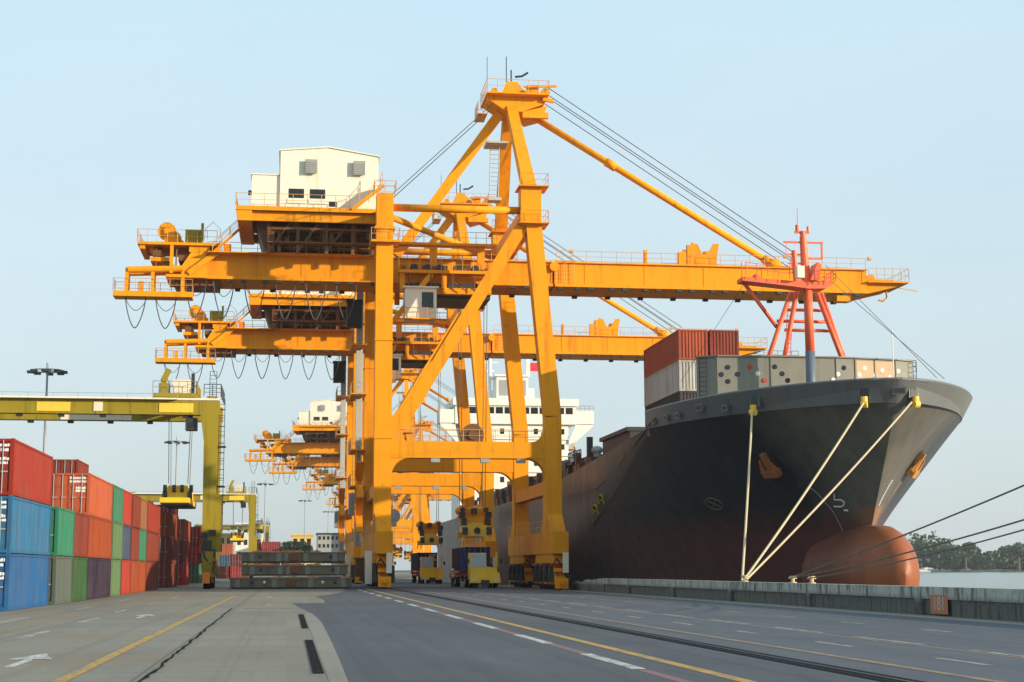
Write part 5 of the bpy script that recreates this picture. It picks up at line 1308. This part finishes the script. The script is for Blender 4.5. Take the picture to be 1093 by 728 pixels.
def make_trailer():
    t = empty('truck_trailer', (0, 0, 0), 'x', 'trailer', 'container trailers under the cranes')
    m = MB(); m.box(-0.9, -0.6, 0, 13.2, 1.1, 1.42); m.box(0.6, 0.9, 0, 13.2, 1.1, 1.42)
    for y in (0.1, 3, 6, 9, 12.9): m.box(-1.2, 1.2, y, y+0.25, 1.15, 1.45)
    m.box(-0.6, 0.6, 9, 12.6, 0.8, 1.1); m.build('frame', M['red'], t)
    for x in (-0.95, 0.95):
        for y in (10.0, 11.4):
            m = MB(); m.tube((x-0.22, y, 0.52), (x+0.22, y, 0.52), 0.52, 16); w_ = m.build('wheel', M['black'], t)
            m = MB(); m.tube((x-0.24, y, 0.52), (x+0.24, y, 0.52), 0.24, 12); m.build('rim', M['pale_grey'], w_)
    for x in (-0.6, 0.6): m = MB(); m.box(x-0.08, x+0.08, 6.2, 6.4, 0.15, 1.1); m.build('landing_leg', M['dark'], t)
    return t
tk = make_truck(); tl = make_trailer()
tk.scale = (1.12, 1.0, 1.1); tk.location = (18.35, 151.0, zg(18.3)+0.005); tk['label'] = 'yellow terminal truck with pale windscreen, pulling the nearer dark blue container'
tl.location = (18.15, 153.6, zg(18.3)+0.005); tl['label'] = 'low trailer under the nearer blue container and the maroon one'
copy_tree(tk, None, (17.9, 201.5, zg(18)+0.005), 'yellow terminal truck farther back, left of the nearer truck')
copy_tree(tl, None, (17.7, 204.0, zg(18)+0.005), 'low trailer under the farther dark blue container')
copy_tree(tk, None, (12.6, 214.5, zg(12.6)+0.005), 'farthest yellow truck, half hidden behind the near crane leg')
NAVY=(30,66,150)
place_box(6.06, 18.15, 157.2, 1.46, NAVY, 'dark blue container on the nearer truck, right under the yellow spreader', 'containers on the truck trailers')
place_box(6.06, 18.15, 163.7, 1.46, (104,36,44), 'maroon container behind the blue one on the nearer trailer', 'containers on the truck trailers')
place_box(12.19, 17.7, 211.0, 1.46, (22,34,84), 'dark blue container on the farther truck beyond the walking man', 'containers on the truck trailers')

# ------------------------------------------------------------------ people
def person(loc, rz, label, vest, helmet, trousers, shirt, stride=0.16, arm=0.12):
    t = empty('person', loc, label, 'person', 'port workers', rz)
    me = bpy.data.meshes.new('body')
    V = [(0,0,0.95),(0,0,1.12),(0,0,1.35),(0,0,1.47),(0,-0.01,1.56),(0,-0.01,1.68),
         (-0.10,0,0.92),(-0.11,-stride*0.5,0.5),(-0.11,stride*0.3-0.05,0.09),(-0.11,stride*0.3-0.19,0.04),
         (0.10,0,0.92),(0.11,stride*0.6,0.5),(0.11,stride*1.3,0.10),(0.11,stride*1.3-0.13,0.04),
         (-0.19,0,1.41),(-0.24,arm*0.5,1.13),(-0.23,-arm,0.88),(-0.22,-arm-0.03,0.79),
         (0.19,0,1.41),(0.24,-arm*0.2,1.13),(0.23,-arm-0.1,0.90),(0.22,-arm-0.13,0.81)]
    E_ = [(0,1),(1,2),(2,3),(3,4),(4,5),(0,6),(6,7),(7,8),(8,9),(0,10),(10,11),(11,12),(12,13),(2,14),(14,15),(15,16),(16,17),(2,18),(18,19),(19,20),(20,21)]
    rad = [.135,.125,.15,.06,.085,.095,.095,.065,.045,.04,.095,.065,.045,.04,.06,.045,.035,.04,.06,.045,.035,.04]
    me.from_pydata(V, E_, []); o = bpy.data.objects.new('body', me); COL.objects.link(o)
    sk = o.modifiers.new('skin', 'SKIN'); sb = o.modifiers.new('sub', 'SUBSURF'); sb.levels = sb.render_levels = 2
    for i, d in enumerate(me.skin_vertices[0].data):
        d.radius = (rad[i], rad[i]*(0.72 if i in (0,1,2) else 1)); d.use_root = (i == 0)
    dg = bpy.context.evaluated_depsgraph_get(); dg.update()
    m2 = bpy.data.meshes.new_from_object(o.evaluated_get(dg)); bpy.data.objects.remove(o)
    m2.name = 'body'; m2.materials.clear()
    for mt in (M['dark'], trousers, shirt, M['skin']): m2.materials.append(mt)
    for p in m2.polygons:
        z = p.center.z; x = abs(p.center.x)
        p.material_index = 0 if z < 0.11 else (1 if z < 0.97 and x < 0.205 else (3 if z > 1.47 or (x > 0.19 and z < 0.9) else 2)); p.use_smooth = True
    b = bpy.data.objects.new('body', m2); COL.objects.link(b); b.parent = t
    if vest:
        m = MB(); rows = []
        for z, rx, ry in ((0.98,.185,.135),(1.1,.18,.13),(1.25,.20,.15),(1.38,.215,.15),(1.46,.13,.10)):
            rows.append([(rx*math.cos(2*math.pi*j/20), ry*math.sin(2*math.pi*j/20), z) for j in range(20)])
        m.grid(rows, close=True); v = m.build('vest', vest, t, smooth=True)
        m = MB(); m.grid([[(1.03*.19*math.cos(2*math.pi*j/20), 1.03*.142*math.sin(2*math.pi*j/20), z) for j in range(20)] for z in (1.14, 1.19)], close=True); m.build('reflective_band', M['rtg_white'], v)
    m = MB(); rows = []
    for i in range(7):
        a = math.pi/2*i/6; rows.append([(.135*math.cos(a)*math.cos(2*math.pi*j/16), -0.01+.15*math.cos(a)*math.sin(2*math.pi*j/16), 1.67+.13*math.sin(a)) for j in range(16)])
    m.grid(rows, close=True); m.tube((0,-0.03,1.665),(0,-0.03,1.68),0.17,16); m.build('helmet', helmet, t, smooth=True)
    m = MB(); m.prism([(-0.112, 1.60), (-0.125, 1.575), (-0.102, 1.575)], -0.015, 0.015, 'x'); m.build('nose', M['skin'], t)
    m = MB(); m.box(-0.05,-0.02,-0.112,-0.10,1.62,1.635); m.box(0.02,0.05,-0.112,-0.10,1.62,1.635); m.box(-0.03,0.03,-0.11,-0.09,1.535,1.545); m.build('face_features', M['dark'], t)
    return t
person((15.35, 150.5, zg(15.3)+0.006), R(20), 'worker in orange vest and white helmet walking left of the nearer truck', M['safety'], M['helmet'], M['navy'], M['navy'])
person((28.3, 157.2, 12.102), R(-60), 'person in yellow helmet and pale shirt standing up on the ship deck edge', None, M['helmet_y'], M['crane_dark'], M['shirt'], 0.03, 0.05)
person((9.9, 176, zg(9.9)+0.005), R(180), 'worker in white helmet and orange vest beside the near crane foot', M['safety'], M['helmet'], M['navy'], M['navy'], 0.08, 0.05)

# ------------------------------------------------------------------ distant buildings and trees
def building(x0, x1, y, h, mat, label, cols, rows_, roof=None):
    t = empty('building', ((x0+x1)/2, y, 0), label, 'building', 'buildings beyond the yard'); o = ((x0+x1)/2, y, 0)
    m = MB(); m.box(x0, x1, y, y+18, 0, h); m.build('wall', mat, t, o)
    m = MB(); m.box(x0-0.4, x1+0.4, y-0.4, y+18.4, h, h+0.6); m.build('roof', roof or mat, t, o)
    for i in range(cols):
        for j in range(rows_):
            xx = x0+(x1-x0)*(i+0.5)/cols; zz = h*(j+0.55)/rows_; ww = (x1-x0)/cols*0.28
            m = MB(); m.box(xx-ww, xx+ww, y-0.05, y-0.003, zz-h/rows_*0.22, zz+h/rows_*0.22); m.build('window', M['glass'], t, o)
building(1.5, 9.5, 640, 15, paint('yellow wall', (0.62, 0.42, 0.10), 0.7, 0.2), 'far yellow walled building right of the dark tree', 3, 3)
building(11.5, 20, 640, 15.5, M['grey_box'], 'far grey building with rows of dark windows near the crane legs', 5, 5, M['dark'])
building(-21, -8, 660, 20, M['cream'], 'far cream building above the red containers', 5, 4)
building(-33, -23, 670, 16, paint('ochre wall', (0.5, 0.33, 0.12), 0.7, 0.2), 'far ochre building behind the small yard crane', 4, 3)
building(-78, -48, 720, 14, M['grey_box'], 'long low grey building behind the stacks on the left', 8, 2)

def crown(m, c, rx, ry, rz, n, leaf, rr):
    for _ in range(n):
        while True:
            a = Vector((rr.uniform(-1,1), rr.uniform(-1,1), rr.uniform(-0.8,1)))
            if 0.25 < a.length < 1: break
        p = Vector((c[0]+a.x*rx, c[1]+a.y*ry, c[2]+a.z*rz)); s = leaf*rr.uniform(0.6, 1.5)
        u = Vector((rr.gauss(0,1), rr.gauss(0,1), rr.gauss(0,1))).normalized(); v = u.orthogonal().normalized(); w = u.cross(v)
        m.add([p+v*s, p+w*s*0.7, p-v*s, p-w*s*0.7], [(0,1,2,3)])
def tree(x, y, h, w, label, group, n=500, leaf=0.5, z0=0.0, lobes=6):
    t = empty('tree', (x, y, z0), label, 'tree', group); rr = random.Random(int(x*13+y))
    m = MB(); m.tube((0,0,0), (0.2,0,h*0.55), w*0.05, 8, w*0.025)
    for i in range(6): a = i*1.05; m.tube((0.1,0,h*(0.3+0.04*i)), (w*0.32*math.cos(a), w*0.32*math.sin(a), h*(0.6+0.04*i)), w*0.02, 6, w*0.008)
    m.build('trunk', M['bark'], t)
    m = MB()
    for i in range(lobes):
        a = i*2.4; q = rr.uniform(0.1, 0.36); crown(m, (w*q*math.cos(a), w*q*math.sin(a), h*rr.uniform(0.5, 0.84)), w*rr.uniform(.18,.3), w*rr.uniform(.18,.3), h*rr.uniform(.12,.2), n//lobes, leaf, rr)
    m.build('crown', M['leaf'], t)
tree(3.2, 560, 13, 12, 'small dark tree behind the hatch covers, in front of the yellow building', 'trees beyond the yard', 700, 0.6)
# wooded far bank of the river
m = MB(); rr = random.Random(3)
for i in range(420):
    x = rr.uniform(395, 720); y = 1105-0.06*(x-300)+rr.uniform(0, 70); hgt = 16+6*math.sin(x*0.045)+4*math.sin(x*0.11+1)+rr.uniform(-2, 3)
    if x < 455: hgt = 9+rr.uniform(-2, 2)
    r_ = rr.uniform(5, 9)
    crown(m, (x, y, hgt*0.52), r_, r_, hgt*0.52, 90, 1.35, rr)
woods = m.build('far_woods', M['leaf']); woods['kind'] = 'stuff'
tree(466, 1062, 24, 20, 'rounded tall tree rising at the left end of the far woods', 'trees on the far bank', 900, 1.2, 0.0)
tree(503, 1058, 22, 24, 'broad tree in the middle of the far woods', 'trees on the far bank', 900, 1.2, 0.0)
tree(537, 1052, 26, 22, 'tallest tree of the far woods, near the right edge', 'trees on the far bank', 700, 1.2, 0.0)
t = empty('river_boat', (434, 1060, -0.9), 'tiny pale boat moored under the far trees', 'boat'); 
m = MB(); m.prism([(-11, 1.8), (11, 2.2), (9, -0.3), (-9, -0.3)], -2, 2); m.build('hull', M['pale_grey'], t)
m = MB(); m.box(-7, 6, -1.7, 1.7, 2.0, 4.4); m.box(2, 5, -1.5, 1.5, 4.4, 6.2); c_ = m.build('cabin', M['cream'], t)
m = MB(); m.box(-6, 5.4, -1.74, -1.702, 2.9, 3.7); m.build('window', M['glass'], c_)
m = MB(); m.tube((-2,0,4.4),(-2,0,13),0.12,5); m.build('mast', M['pale_grey'], t); t.scale = (0.5, 0.5, 0.5)

# ------------------------------------------------------------------ haze
hm = bpy.data.materials.new('haze air'); hm.use_nodes = True
hn = hm.node_tree; hn.nodes.clear()
out = hn.nodes.new('ShaderNodeOutputMaterial'); pv = hn.nodes.new('ShaderNodeVolumePrincipled')
pv.inputs['Color'].default_value = (0.86, 0.92, 1.0, 1); pv.inputs['Density'].default_value = 0.00009; pv.inputs['Anisotropy'].default_value = 0.2
hn.links.new(pv.outputs[0], out.inputs['Volume'])
m = MB(); m.box(-3200, 3600, -260, 3600, -4.2, 75)
hz = m.build('haze', hm); hz['kind'] = 'stuff'
